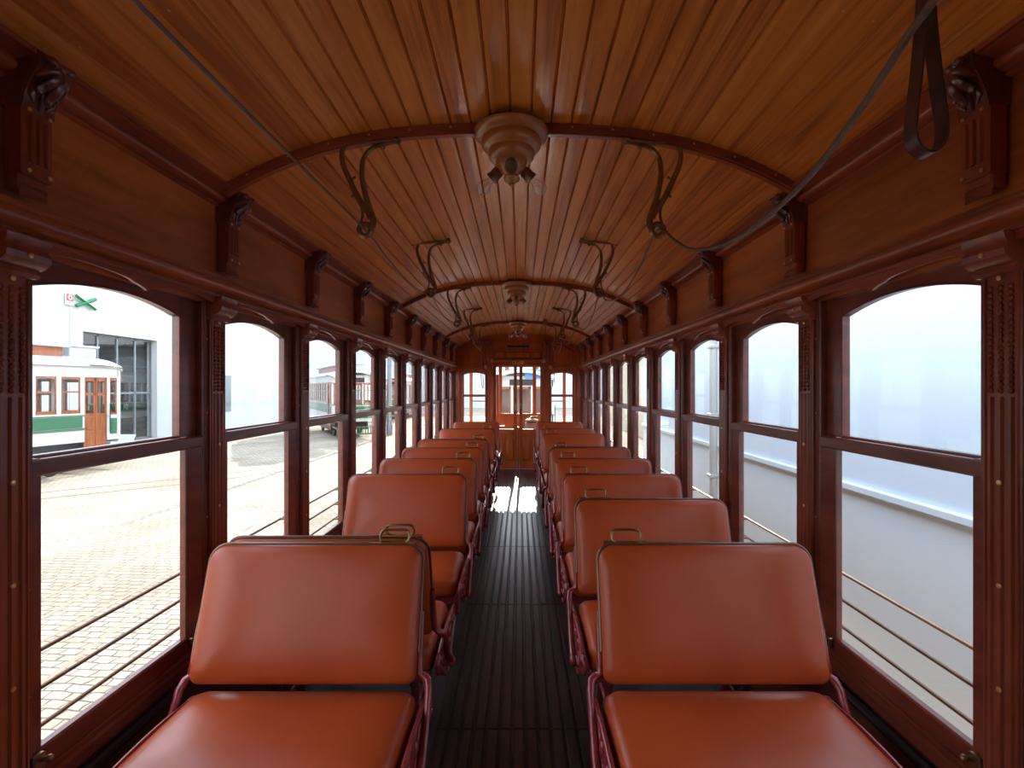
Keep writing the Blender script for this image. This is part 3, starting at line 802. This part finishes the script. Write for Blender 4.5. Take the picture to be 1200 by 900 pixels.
ROWY = lambda k: 1.36 + 0.665*k
flipL, flipR = {1, 6, 8}, {5, 8}
ORD = ['', 'second', 'third', 'fourth', 'fifth', 'sixth', 'seventh', 'eighth', 'ninth']
def seat_label(side, k):
    far = 9-k
    flip = k in (flipL if side < 0 else flipR)
    where = 'by the cobbled-yard windows' if side < 0 else 'by the white-wall windows'
    if k == 0: return 'russet leather bench with its whole cushion showing, frontmost %s' % where
    if k == 9: return 'russet leather bench %s, closest to the end doors' % where
    if flip and side < 0 and k == 1: return 'bench with reversed back tight behind the frontmost bench %s' % where
    return 'russet leather %sbench %s, %s row from the end doors' % ('reversed ' if flip else '', where, ORD[far])
for s in (-1, 1):
    proto = seat_proto(s)
    fp = None
    for k in range(10):
        flip = k in (flipL if s < 0 else flipR)
        if not flip:
            o = proto if k == 0 else copy_tree(proto)
            o.location = (s*SCX, ROWY(k), 0)
        else:
            if fp is None:
                # reversed: same seat of the opposite hand turned round, so the handle stays on the aisle
                fp = seat_proto(-s); o = fp
            else: o = copy_tree(fp)
            o.rotation_euler = (0, 0, pi); o.location = (s*SCX, ROWY(k), 0)
        tag(o, seat_label(s, k), 'bench seat', 'leather benches on the yard side' if s < 0 else 'leather benches on the white-wall side')

# heater pipe / arm ledge along the walls behind the benches
for s in (-1, 1):
    m = MB(); m.tube([(s*1.10, YA+.1, .42), (s*1.10, YB-.05, .42)], .014, 8)
    o = m.build('wall_trim_pipe', M['darkiron']); o.name = 'trim_%d' % (60 if s < 0 else 61); struct(o)

# ------------------------------------------------------------------ ceiling lamps
def lamp_proto(front_bulb):
    r = empty('ceiling_lamp')
    b = MB()
    prof = [(.03, .012), (.128, .010), (.135, .003), (.133, -.008), (.122, -.016), (.106, -.020), (.1045, -.022), (.1045, -.026), (.109, -.034), (.107, -.048), (.098, -.058), (.083, -.062), (.0815, -.064), (.0815, -.069),
            (.085, -.077), (.081, -.090), (.070, -.100), (.057, -.104), (.056, -.108), (.052, -.124), (.036, -.142), (.026, -.150), (.024, -.154), (.030, -.162), (.027, -.172), (.012, -.180), (.010, -.183), (.011, -.188), (.003, -.192)]
    b.lathe(prof, seg=40); b.build('turned_base', M['lampwood'], r, smooth=48)
    for i, a in enumerate((-90, 18, 162)):
        t = radians(a); d = Vector((cos(t)*.75, sin(t)*.75, -.66)); d.normalize()
        st = Vector((cos(t)*.035, sin(t)*.035, -.118))
        q = d.to_track_quat('Z', 'Y').to_matrix()
        m = MB(); m.lathe([(.012, 0), (.017, .008), (.017, .016), (.021, .02), (.021, .045), (.024, .05), (.023, .058), (.012, .060)], c=st, seg=14, mtx=q)
        so = m.build('bulb_socket', M['brass'], r, smooth=50)
        if i == 0 and not front_bulb: continue
        m = MB(); m.lathe([(.012, .055), (.013, .068), (.020, .082), (.025, .098), (.024, .110), (.017, .121), (.008, .126), (.001, .127)], c=st, seg=16, mtx=q)
        bu = m.build('bulb', M['bulb'], r, smooth=80)
        p = [st + q @ Vector((.006*cos(k*2.2), .006*sin(k*2.2), .065+.004*k)) for k in range(9)]
        m = MB(); m.tube(p, .0008, 4); m.build('filament', M['brass'], bu)
    return r
l1 = lamp_proto(False); l1.location = (0, 1.83, 2.346)
tag(l1, 'large stepped wooden ceiling lamp with an empty middle socket on the front rib', 'ceiling lamp', 'turned wooden ceiling lamps')
l2 = lamp_proto(True); l2.location = (0, 4.495, 2.346)
tag(l2, 'turned wooden ceiling lamp with three clear bulbs on the middle rib', 'ceiling lamp', 'turned wooden ceiling lamps')
l3 = copy_tree(l2); l3.location = (0, 7.16, 2.346)
tag(l3, 'small-looking turned ceiling lamp on the rib just before the end doors', 'ceiling lamp', 'turned wooden ceiling lamps')

# ------------------------------------------------------------------ cord brackets
def bracket_proto(s):
    r = empty('cord_bracket'); k = 0.000482
    def C(px, py): return ((px-320)*k*(1 if s < 0 else -1), 0, (770-py)*k*1.0)
    m = MB(); a = C(95, 158); b = C(565, 112)
    m.tube([(a[0], 0, a[2]+.012), (b[0], 0, b[2]+.006)], .0085, 8)
    for q, zz in ((a, .012), (b, .006)):
        m.lathe([(.014, -.004), (.016, 0), (.013, .006), (.013, .035)], c=(q[0]*.93, 0, q[2]+zz), seg=12)
        m.ball((q[0], 0, q[2]+zz-.004), .011, 8, 6)
    m.build('mounting_bar', M['brass'], r)
    m = MB()
    pa = smoothpath([C(160, 150), C(146, 200), (C(155, 280)), C(200, 390), C(262, 520), C(312, 600), C(350, 650), C(362, 690)])
    m.tube(pa, [.0085+.004*(i/(len(pa)-1)) for i in range(len(pa))], 8)
    m.tube(smoothpath([C(205, 395), C(225, 390), C(240, 378)]), .004, 6); m.ball(C(240, 378), .006, 6, 5)
    m.tube(smoothpath([C(262, 520), C(240, 512), C(228, 520)]), .004, 6); m.ball(C(226, 520), .006, 6, 5)
    m.tube(smoothpath([C(275, 560), C(296, 610), C(300, 670), C(285, 735)]), .005, 6)
    m.build('outer_arm', M['brass'], r, smooth=60)
    m = MB()
    pb = smoothpath([C(545, 112), C(470, 128), C(380, 155), C(318, 215), C(296, 300), C(300, 400), C(325, 520), C(360, 630), C(380, 700), C(372, 755)])
    m.tube(pb, [.0065+.0065*(i/(len(pb)-1)) for i in range(len(pb))], 8)
    m.ball(C(455, 150), .009, 8, 6); m.build('inner_arm', M['brass'], r, smooth=60)
    m = MB(); m.tube([(.022*cos(t*pi/10), 0, -.002+.022*sin(t*pi/10)) for t in range(20)], .0105, 8, closed=True)
    m.build('ring', M['brass'], r, smooth=60)
    return r
BRY = [1.83 + 1.3325*i for i in range(5)]
BRZ = [1.995, 2.02, 1.995, 2.02, 1.995]
names_l = ['front ceiling rib', 'bare planks between the front and middle ribs', 'middle ceiling rib', 'bare planks past the middle lamp', 'last ceiling rib near the end doors']
for s in (-1, 1):
    pr = bracket_proto(s)
    for i in range(5):
        o = pr if i == 0 else copy_tree(pr)
        o.location = (s*0.53, BRY[i]-0.005, BRZ[i])
        tag(o, 'curled brass cord bracket under the %s, %s side' % (names_l[i], 'yard' if s < 0 else 'white-wall'), 'cord bracket', 'brass cord brackets')

# bell cords
def cord_path(s, sag):
    pts = []
    if s < 0: pts += [(-.54, YA, 2.00), (-.54, .3, 1.995), (-.535, 1.1, 1.992)]
    else:
        pts += [(.60, YA, 2.15), (.60, .05, 2.10), (.605, .42, 2.02)]
        for px, py, y in ((1095, 0, .70), (1045, 72, .80), (1000, 140, .92), (943, 213, 1.1), (887, 263, 1.3), (847, 287, 1.45), (810, 292, 1.6), (790, 281, 1.72)):
            pts.append(((px-X0)/F*y+EYE.x, y, EYE.z+(Y0-py)/F*y))
    for i in range(5):
        pts.append((s*.53, BRY[i], BRZ[i]))
        if i < 4:
            for t in (.2, .5, .8):
                pts.append((s*.53, BRY[i]+1.3325*t, (BRZ[i]+BRZ[i+1])/2 - sag*(1-(2*t-1)**2)))
    pts += [(s*.53, BRY[4]+.03, 1.95), (s*.525, BRY[4]+.04, 1.7), (s*.52, BRY[4]+.05, 1.5)]
    if s < 0: pts += [(-.50, BRY[4]+.05, 1.42), (-.49, BRY[4]+.05, 1.5), (-.50, BRY[4]+.05, 1.6)]
    return pts
m = MB(); m.tube(smoothpath(cord_path(-1, .055), 5), .0042, 6)
tag(m.build('bell_cord', M['cord'], smooth=60), 'thin taut bell cord threaded through the brackets above the yard-side benches', 'cord')
m = MB(); pth = smoothpath(cord_path(1, .13), 5)
m.tube(pth, [(.0066 if p.y < 1.4 else .0066-.0024*min(1, (p.y-1.4)/.4)) for p in pth], 6)
tag(m.build('bell_cord', M['cord'], smooth=60), 'thick dark cord sagging below the ceiling toward the white-wall side bracket', 'cord')
# leather standee straps
st = empty('hanging_strap', (0.640, .755, 0))
m = MB(); W2 = .012
loop = smoothpath([(0, 0, 2.30), (-.004, 0, 2.1), (-.010, 0, 2.0), (-.017, 0, 1.90), (-.025, 0, 1.82), (-.021, 0, 1.785), (0, 0, 1.770), (.021, 0, 1.785), (.026, 0, 1.82), (.017, 0, 1.90), (.009, 0, 2.0), (.005, 0, 2.1), (.004, 0, 2.30)], 5)
n = len(loop); vv = []; ff = []
for i, p in enumerate(loop):
    t = (loop[min(i+1, n-1)]-loop[max(i-1, 0)]).normalized(); nn = Vector((t.z, 0, -t.x))*.0016
    yo = .010*(1 if i > n//2 else -1)*min(1, abs(i-n/2)/(n/2))
    for dy, sg_ in ((-W2, 1), (W2, 1), (W2, -1), (-W2, -1)): vv.append((p.x+nn.x*sg_, dy+yo, p.z+nn.z*sg_))
for i in range(n-1):
    for q in range(4): ff.append((i*4+q, i*4+(q+1) % 4, (i+1)*4+(q+1) % 4, (i+1)*4+q))
ff += [(0, 1, 2, 3), tuple((n-1)*4+q for q in (3, 2, 1, 0))]
m.add(vv, ff); m.build('strap_loop', M['strap'], st, smooth=60)
m = MB(); m.bbox(-.02, .025, -.03, .03, 2.285, 2.345, .004); m.build('ceiling_bracket', M['brass'], st)
tag(st, 'dark brown leather standee strap loop hanging large and close', 'strap', 'leather standee straps')
st2 = copy_tree(st); st2.location = (.375, 6.9, .03)
tag(st2, 'small dark strap hanging before the end doors beside the last rib', 'strap', 'leather standee straps')

# ------------------------------------------------------------------ guard bars outside the windows
for s in (-1, 1):
    r = empty('window_guard', (s*1.235, 3.8, 0))
    for z in (.73, .63, .53):
        m = MB(); m.tube([(0, YA-3.8, z), (0, YB-3.8, z)], .006, 8); m.build('bar', M['guard'], r)
    for k in range(KMIN, KMAX+1):
        m = MB(); y = YC(k)-3.8
        for z in (.73, .63, .53): m.tube([(-s*.036, y, z), (0, y, z)], .006, 6)
        m.bbox(-s*.035, -s*.030, y-.012, y+.012, .50, .76, .002); m.build('bracket', M['guard'], r)
    tag(r, 'three slim brown bars outside the lower %s windows' % ('cobbled-yard' if s < 0 else 'white-wall'), 'window guard', 'guard bars outside the windows')

# ------------------------------------------------------------------ outdoors
g = MB(); g.box(-60, 40, -30, 90, GZ-.3, GZ); struct(g.build('ground', M['cobble'], smooth=0))
# depot building along the yard
DX = -17.8
db = empty('depot_building', (DX, 20, GZ))
def dwall(mb, y0_, y1_, z0_, z1_): mb.box(-.5, 0, y0_-20, y1_-20, z0_, z1_)
m = MB(); dy0, dy1, dh = 20.55, 24.75, 4.75
dwall(m, -12, dy0, 0, 7.6); dwall(m, dy1, 58, 0, 7.6); dwall(m, dy0, dy1, dh, 7.6)
m.box(-.6, 0, -32, 38, 7.6, 7.8)
m.build('wall', M['white'], db, smooth=0)
m = MB(); m.box(-7.6, -7.5, -.8, 16, 0, dh+.5); m.box(-7.5, -.5, -.8, -.7, 0, dh+.5); m.box(-7.5, -.5, 15.9, 16, 0, dh+.5)
m.box(-7.6, -.5, -.8, 16, dh+.4, dh+.5); m.build('inner_hall', M['steel'], db, smooth=0)
m = MB(); 
for i in range(5):
    y = dy0-20 + i*(dy1-dy0)/4; m.box(-.36, -.28, y-.04, y+.04, 0, dh)
for z in (.05, 2.2, dh-.05): m.box(-.36, -.28, dy0-20, dy1-20, z-.04, z+.04)
fr_ = m.build('glazed_door_frame', M['steel'], db, smooth=0)
m = MB(); m.box(-.33, -.32, dy0-20, dy1-20, 0, dh); m.build('door_glass', M['glass'], fr_, smooth=0)
m = MB(); m.tube([(.015, 19.95-20, 0), (.015, 19.95-20, 7.6)], .02, 8); m.build('conduit', M['tramroof'], db)
m = MB(); m.box(-.02, .05, 30.2-20, 31.0-20, 1.0, 3.2); m.build('shutter', M['steel'], db)
m = MB(); m.box(-.02, .05, 26.6-20, 27.1-20, .9, 3.3); m.build('noticeboard', M['steel'], db)
tag(db, 'long white rendered depot with a tall glazed steel doorway across the yard', 'building')
def on_depot(px, py, dx=.03):
    """point on the depot wall seen at a pixel (x < VP)"""
    y = (EYE.x-(DX+dx))*F/(X0-px); return Vector((DX+dx, y, EYE.z+(Y0-py)/F*y))
p = on_depot(98.5, 354.5); q1 = on_depot(87, 348); q2 = on_depot(110, 361)
m = MB(); hy = (q2.y-q1.y)/2; hz = .21
m.tube([(0, -hy, hz), (0, hy, -hz)], .075, 4); m.tube([(.01, -hy, -hz), (.01, hy, hz)], .075, 4)
tag(m.build('cross_sign', M['signgreen'], loc=(DX+.115, p.y, p.z)), 'green diagonal cross fixed high on the white depot wall', 'sign')
p = on_depot(80.5, 350); sgn = empty('warning_sign', (DX+.04, p.y, p.z))
m = MB(); m.box(0, .04, -.17, .17, -.25, .20); m.build('plate', M['signpink'], sgn, smooth=0)
m = MB(); m.box(.04, .05, -.15, .15, -.09, .18); m.build('red_square', M['signred'], sgn, smooth=0)
m = MB(); m.tube([(.055, .08*cos(a*pi/8), .045+.08*sin(a*pi/8)) for a in range(16)], .02, 6, closed=True)
m.build('white_ring', M['signwhite'], sgn)
tag(sgn, 'small red square sign with a white ring on the depot conduit', 'sign')
p = on_depot(197, 367); m = MB(); m.tube([(0, 0, 0), (.3, 0, .02), (.45, 0, 0)], .03, 6); m.ball((.5, 0, -.03), .10, 10, 6)
tag(m.build('wall_lamp', M['darkiron'], loc=(DX, p.y, p.z)), 'small dark lamp on a short arm high on the depot wall', 'lamp')
# slanted information board standing beside the doorway
ib = empty('display_board', ((143-X0)/F*17.3+EYE.x, 17.3, GZ))
m = MB(); m.bbox(-.38, .38, -.25, .22, 0, .14, .02); m.build('base', M['tramroof'], ib)
m = MB(); m.prism([(-.22, .14), (-.20, .14), (.16, .82), (.14, .82)], -.40, .36, 'x'); m.build('face', M['glassblue'], ib)
tag(ib, 'pale slanted display board standing on the cobbles beside the depot doorway', 'board')

# trams standing in the yard
def tram(name, loc, rz, label, L=6.0, scale=(1, 1, 1.12), blue=False, red=True):
    r = empty(name, loc, rz); r.scale = scale; Wd = 1.1
    tag(r, label, 'tram', 'white and green trams outside')
    PY = 1.30                                                      # platform depth
    m = MB()                                                       # body panels: lower side, letterboard, posts, front
    for s in (-1, 1):
        m.box(s*(Wd-.05), s*Wd, PY, L, .80, 1.52); m.box(s*(Wd-.05), s*Wd, .12, L, 2.42, 2.72)
        nb = int((L-PY-.1)/.74)
        for i in range(nb+1):
            y = PY+.07+i*(L-PY-.14)/nb; m.box(s*(Wd-.06), s*(Wd+.005), y-.07, y+.07, 1.5, 2.45)
        m.box(s*(Wd-.05), s*Wd, .05, .50, .80, 1.45); m.box(s*(Wd-.05), s*Wd, .05, .13, 1.4, 2.45); m.box(s*(Wd-.05), s*Wd, .40, .50, 1.4, 2.45)
        m.box(s*.30, s*.38, -.02, .04, 1.45, 2.45)
        m.box(s*(Wd-.08), s*Wd, 0, .08, .8, 2.6)
    m.box(-Wd+.04, Wd-.04, 0, .05, .72, 1.47); m.box(-Wd+.04, Wd-.04, 0, .06, 2.38, 2.72)
    m.box(-Wd, Wd, L-.05, L, .8, 2.72); m.box(-Wd+.05, Wd-.05, .06, L-.05, .80, .86)
    m.build('body', M['tramwhite'], r, smooth=0)
    m = MB()
    for s in (-1, 1):
        m.box(s*Wd, s*(Wd+.012), PY+.08, L-.1, 1.16, 1.44); m.box(s*Wd, s*(Wd+.012), .14, .40, .95, 1.36)
    m.box(-.95, .95, -.012, 0, .86, 1.38); m.build('green_panel', M['tramgreen'], r, smooth=0)
    m = MB()
    for s in (-1, 1):
        for z in (1.13, 1.455): m.box(s*Wd, s*(Wd+.03), PY, L, z, z+.02)
        m.box(s*Wd, s*(Wd+.02), PY, L, 1.10, 1.115)
    m.box(-Wd, Wd, -.03, 0, 1.44, 1.47); m.build('piping', M['tramgreen'], r, smooth=0)
    # side windows
    for s in (-1, 1):
        nb = int((L-PY-.1)/.74); st_ = (L-PY-.14)/nb
        for i in range(nb):
            y0_ = PY+.07+i*st_+.07; y1_ = y0_+st_-.14
            f = MB(); N = 8; ys = [y0_+(y1_-y0_)*j/N for j in range(N+1)]
            cy_ = (y0_+y1_)/2; hw = (y1_-y0_)/2
            f.strip([(y, 2.34+.035*(1-((y-cy_)/hw)**2)) for y in ys], [(y, 2.42) for y in ys], s*(Wd-.035), s*(Wd-.005), 'x')
            f.box(s*(Wd-.035), s*(Wd-.005), y0_, y1_, 1.52, 1.60); f.box(s*(Wd-.035), s*(Wd-.005), y0_, y1_, 2.03, 2.07)
            f.box(s*(Wd-.035), s*(Wd-.005), y0_, y0_+.04, 1.5, 2.4); f.box(s*(Wd-.035), s*(Wd-.005), y1_-.04, y1_, 1.5, 2.4)
            w_ = f.build('window', M['tramwood'], r, smooth=0)
            f = MB(); f.box(s*(Wd-.025), s*(Wd-.02), y0_, y1_, 1.52, 2.42); f.build('pane', M['glass'], w_, smooth=0)
        # folding entrance door
        f = MB()
        for a, b in ((.50, .89), (.91, PY)):
            f.box(s*(Wd-.05), s*(Wd-.02), a, b, .55, 1.50); f.box(s*(Wd-.05), s*(Wd-.02), a, a+.06, 1.5, 2.40); f.box(s*(Wd-.05), s*(Wd-.02), b-.06, b, 1.5, 2.40)
            f.box(s*(Wd-.05), s*(Wd-.02), a, b, 2.32, 2.42); f.box(s*(Wd-.05), s*(Wd-.02), a, b, 1.96, 2.02)
            f.bbox(s*(Wd-.02), s*(Wd-.01), a+.07, b-.07, .65, 1.05, .008); f.bbox(s*(Wd-.02), s*(Wd-.01), a+.07, b-.07, 1.10, 1.42, .008)
        dr = f.build('folding_door', M['tramwood'], r, smooth=0)
        f = MB(); f.box(s*(Wd-.038), s*(Wd-.034), .50, PY, 1.5, 2.4); f.build('pane', M['glass'], dr, smooth=0)
        f = MB(); f.box(s*(Wd-.04), s*(Wd-.01), .13, .17, 1.45, 2.42); f.box(s*(Wd-.04), s*(Wd-.01), .36, .40, 1.45, 2.42); f.box(s*(Wd-.04), s*(Wd-.01), .13, .40, 1.42, 1.50); f.box(s*(Wd-.04), s*(Wd-.01), .13, .40, 2.34, 2.42)
        f.build('corner_window', M['tramwood'], r, smooth=0)
        f = MB(); f.tube([(s*(Wd+.06), .45, 1.0), (s*(Wd+.06), .45, 1.75)], .015, 6); f.build('grab_rail', M['darkiron'], r)
    # front windows
    for a, b in ((-1.02, -.38), (-.30, .30), (.38, 1.02)):
        f = MB(); f.box(a, b, .005, .04, 1.47, 1.54); f.box(a, b, .005, .04, 2.30, 2.38); f.box(a, a+.05, .005, .04, 1.47, 2.38); f.box(b-.05, b, .005, .04, 1.47, 2.38)
        w_ = f.build('front_window', M['tramwood'], r, smooth=0)
        f = MB(); f.box(a, b, .02, .025, 1.5, 2.36); f.build('pane', M['glass'], w_, smooth=0)
    # roof
    f = MB(); xs__ = [-1.18+2.36*i/20 for i in range(21)]
    rz_ = lambda x, z: z - .24*(abs(x)/1.18)**2.4
    f.strip([(x, rz_(x, 2.93)) for x in xs__], [(x, rz_(x, 2.98)) for x in xs__], PY-.1, L+.05, 'y')
    nseg = 8                                                        # platform hood slopes to a rounded front
    rows = []
    for j in range(nseg+1):
        t = j/nseg; y = PY-.1-(PY+.12)*sin(t*pi/2); sc2 = sqrt(max(0, 1-(t*.72)**3)); dz = -.10*t**2
        rows.append([(x*sc2, y, rz_(x, 2.98)+dz) for x in xs__])
    vv = [p_ for rw_ in rows for p_ in rw_]; nx = len(xs__)
    ff = [(j*nx+i, j*nx+i+1, (j+1)*nx+i+1, (j+1)*nx+i) for j in range(nseg) for i in range(nx-1)]
    o_ = len(vv); vv += [(p_[0], p_[1], p_[2]-.05) for p_ in vv]
    ff += [(o_+a, o_+d, o_+c, o_+b) for a, b, c, d in ff]
    ff += [(nseg*nx+i, nseg*nx+i+1, o_+nseg*nx+i+1, o_+nseg*nx+i) for i in range(nx-1)]
    f.add(vv, ff); f.build('roof', M['tramwhite'], r, smooth=40)
    f = MB(); f.box(-.62, .62, PY+.3, L-.2, 2.86, 3.16); f.build('clerestory', M['tramwood'], r, smooth=0)
    f = MB(); f.bbox(-.74, .74, PY+.1, L, 3.16, 3.24, .03); f.build('clerestory_roof', M['tramroof'], r)
    f = MB(); f.bbox(-.45, .45, .25, PY-.1, 2.94, 3.22, .03); f.bbox(-.52, .52, .2, PY-.02, 3.20, 3.25, .01); f.build('roof_box', M['tramroof'], r)
    f = MB(); f.lathe([(.12, 0), (.12, .05), (.05, .08), (.04, .22)], c=(0, 2.6, 3.24), seg=12); f.tube([(0, 2.6, 3.44), (0, 5.6, 4.5)], .025, 6); f.build('trolley_pole', M['darkiron'], r)
    # running gear
    f = MB(); f.box(-.8, .8, .9, L-.6, .45, .80); f.box(-.9, .9, 1.4, L-1.2, .28, .50); f.build('truck', M['darkiron'], r, smooth=0)
    for s in (-1, 1):
        for y in (2.0, L-1.8):
            f = MB(); f.lathe([(.05, -.06), (.36, -.06), (.38, -.03), (.36, .05), (.10, .06), (.05, .08)], c=(s*.62, y, .37), seg=20, mtx=Matrix.Rotation(pi/2, 3, 'Y')); f.build('wheel', M['darkiron'], r)
    f = MB()
    f.box(-.95, .95, -.35, -.30, .18, .24); f.box(-.95, .95, -.35, -.30, .48, .53)
    for i in range(15): f.box(-.93+i*.13, -.89+i*.13, -.34, -.31, .18, .53)
    for s in (-1, 1): f.box(s*.88, s*.93, -.35, .9, .45, .50)
    f.build('lifeguard', M['tramgreen'], r, smooth=0)
    f = MB(); f.lathe([(.13, 0), (.13, .06), (.10, .10), (.02, .11)], c=(0, -.02, 1.15), seg=18, mtx=Matrix.Rotation(pi/2, 3, 'X')); f.build('headlamp', M['brass'], r)
    f = MB(); f.bbox(-.42, .42, -.03, .0, 2.42, 2.62, .01); f.build('destination_box', M['plate'], r)
    if red: f = MB(); f.tube([(-1.15, -.02, 2.38), (1.15, -.02, 2.38)], .02, 6); f.build('red_rail', M['signred'], r)
    if blue: f = MB(); f.bbox(.1, .9, -.06, .1, 2.66, 2.95, .01); f.build('blue_board', M['blue'], r)
    return r
c0 = Vector((-12.03, 15.2)); th = radians(167)
tram('white_tram', (c0.x + 1.1*cos(th), c0.y + 1.1*sin(th), GZ+.0), th, 'cream and green tram with folding brown doors beside the depot doorway', L=6.8, scale=(1, .78, 1.13))
tram('white_tram', (-7.9, 24.3, GZ), radians(30), 'green and white tram seen front-on across the yard past the third window', L=7.5)
tram('white_tram', (.1, 17.2, GZ), 0, 'white tram facing the end doors with a blue board on its roof edge', L=7.5, blue=True, red=False, scale=(1, 1, 1.04))
tram('white_tram', (-9.6, 38.5, GZ), radians(4), 'distant green and white tram standing deep in the yard', L=8)
ht = tram('white_tram', (-21.4, 22.4, GZ), 0, 'green-sided tram numbered 10 parked in the dim hall behind the depot glass', L=8)
fc = bpy.data.curves.new('fleet_number', 'FONT'); fc.body = '10'; fc.size = .36; fc.extrude = .004; fc.materials.append(M['signwhite'])
ft = bpy.data.objects.new('lettering', fc); COL.objects.link(ft); bpy.context.view_layer.update()
fo = bpy.data.objects.new('fleet_number', bpy.data.meshes.new_from_object(ft)); COL.objects.link(fo); fo.parent = ht
bpy.data.objects.remove(ft)
fo.location = (1.118, 3.35, 1.19); fo.rotation_euler = (radians(90), 0, radians(90))
# tram rails in the cobbles
tk = tag(empty('tram_track', (0, 0, 0)), 'pale worn tram rails crossing each other in the cobbled yard', 'rails')
for pts in ([(-5.2, -6), (-5.0, 6), (-5.6, 14), (-7.4, 23), (-10, 33)], [(-16.5, 4), (-11.5, 10.5), (-7.2, 15), (-5.0, 22), (-4.4, 34)], [(-3.2, -3), (-4.4, 4.5), (-5.6, 12), (-6.5, 20)]):
    sp_ = smoothpath([(a, b, GZ+.004) for a, b in pts], 8)
    for off in (-.45, .45):
        q = []
        for i, p_ in enumerate(sp_):
            t = (sp_[min(i+1, len(sp_)-1)]-sp_[max(i-1, 0)]).normalized(); q.append(p_+Vector((-t.y, t.x, 0))*off)
        m = MB(); m.tube(q, .024, 6, flat=.35); m.build('rail', M['rail'], tk)
# overhead wires and a pole
for i, (a, b, lab) in enumerate((((DX+.1, 12, 4.9), (-1.5, 34, 5.2), 'thin overhead wire crossing in front of the depot'), ((-5.5, 8, 5.0), (-8.6, 40, 5.3), 'overhead running wire above the yard track'))):
    m = MB(); A, B = Vector(a), Vector(b); m.tube([A.lerp(B, t/12)-Vector((0, 0, .25*(1-(t/6-1)**2))) for t in range(13)], .012, 5)
    tag(m.build('overhead_wire', M['darkiron']), lab, 'wire')
yp = 26.0; xp = (457-X0)/F*yp
pl = empty('street_pole', (xp, yp, GZ))
m = MB(); m.lathe([(.16, 0), (.16, .5), (.12, .6), (.10, 5), (.08, 7)], seg=12); m.build('post', M['steel'], pl)
m = MB(); m.tube([(0, 0, 6.3), (.8, 0, 6.5), (1.8, 0, 6.5)], .03, 6); m.build('arm', M['steel'], pl)
tag(pl, 'grey steel overhead-wire pole standing in the yard', 'pole')
# far building closing the yard
fb = empty('far_building', (5, 62, GZ)); m = MB(); m.box(-22, 40, 0, 6, 0, 7.5); m.build('wall', M['white'], fb, smooth=0)
m = MB(); m.box(-22.3, 40.3, -.3, 6.3, 7.5, 7.8); m.build('roof', M['tramroof'], fb, smooth=0)
tag(fb, 'long pale building closing off the far side of the yard', 'building')

# whitewashed wall beside the tram on the other side
RX = 2.85
rwl = MB(); rwl.box(RX, RX+.4, -6, 11.5, GZ, 3.2); rwl.box(RX, RX+.45, -6, 11.5, 3.2, 3.3)
rwall = struct(rwl.build('wall_outside', M['sidewall'], smooth=0))
m = MB(); m.bbox(RX-.05, RX, -6, 11.5, .56, .62, .008); struct(m.build('trim_62', M['sidewall'], smooth=0))
ypp = (RX-.115-EYE.x)*F/(836-X0)
dp = empty('downpipe', (RX-.115, ypp, 0)); m = MB(); m.tube([(0, 0, GZ), (0, 0, 3.15)], .055, 12); m.build('pipe', M['tramwhite'], dp)
for z in (2.0, 1.05, .2): m = MB(); m.bbox(-.07, .11, -.07, .07, z-.025, z+.025, .01); m.build('clamp', M['tramroof'], dp)
tag(dp, 'white round downpipe clamped to the whitewashed wall', 'pipe')
ob = empty('ochre_building', (6.0, 24, GZ)); m = MB(); m.box(0, 5, -8, 12, 0, 6); m.build('wall', M['yellow'], ob, smooth=0)
m = MB(); m.box(-.3, 5.3, -8.3, 12.3, 6, 6.3); m.build('roof', M['tramroof'], ob, smooth=0)
tag(ob, 'pale ochre building past the end of the whitewashed wall', 'building')
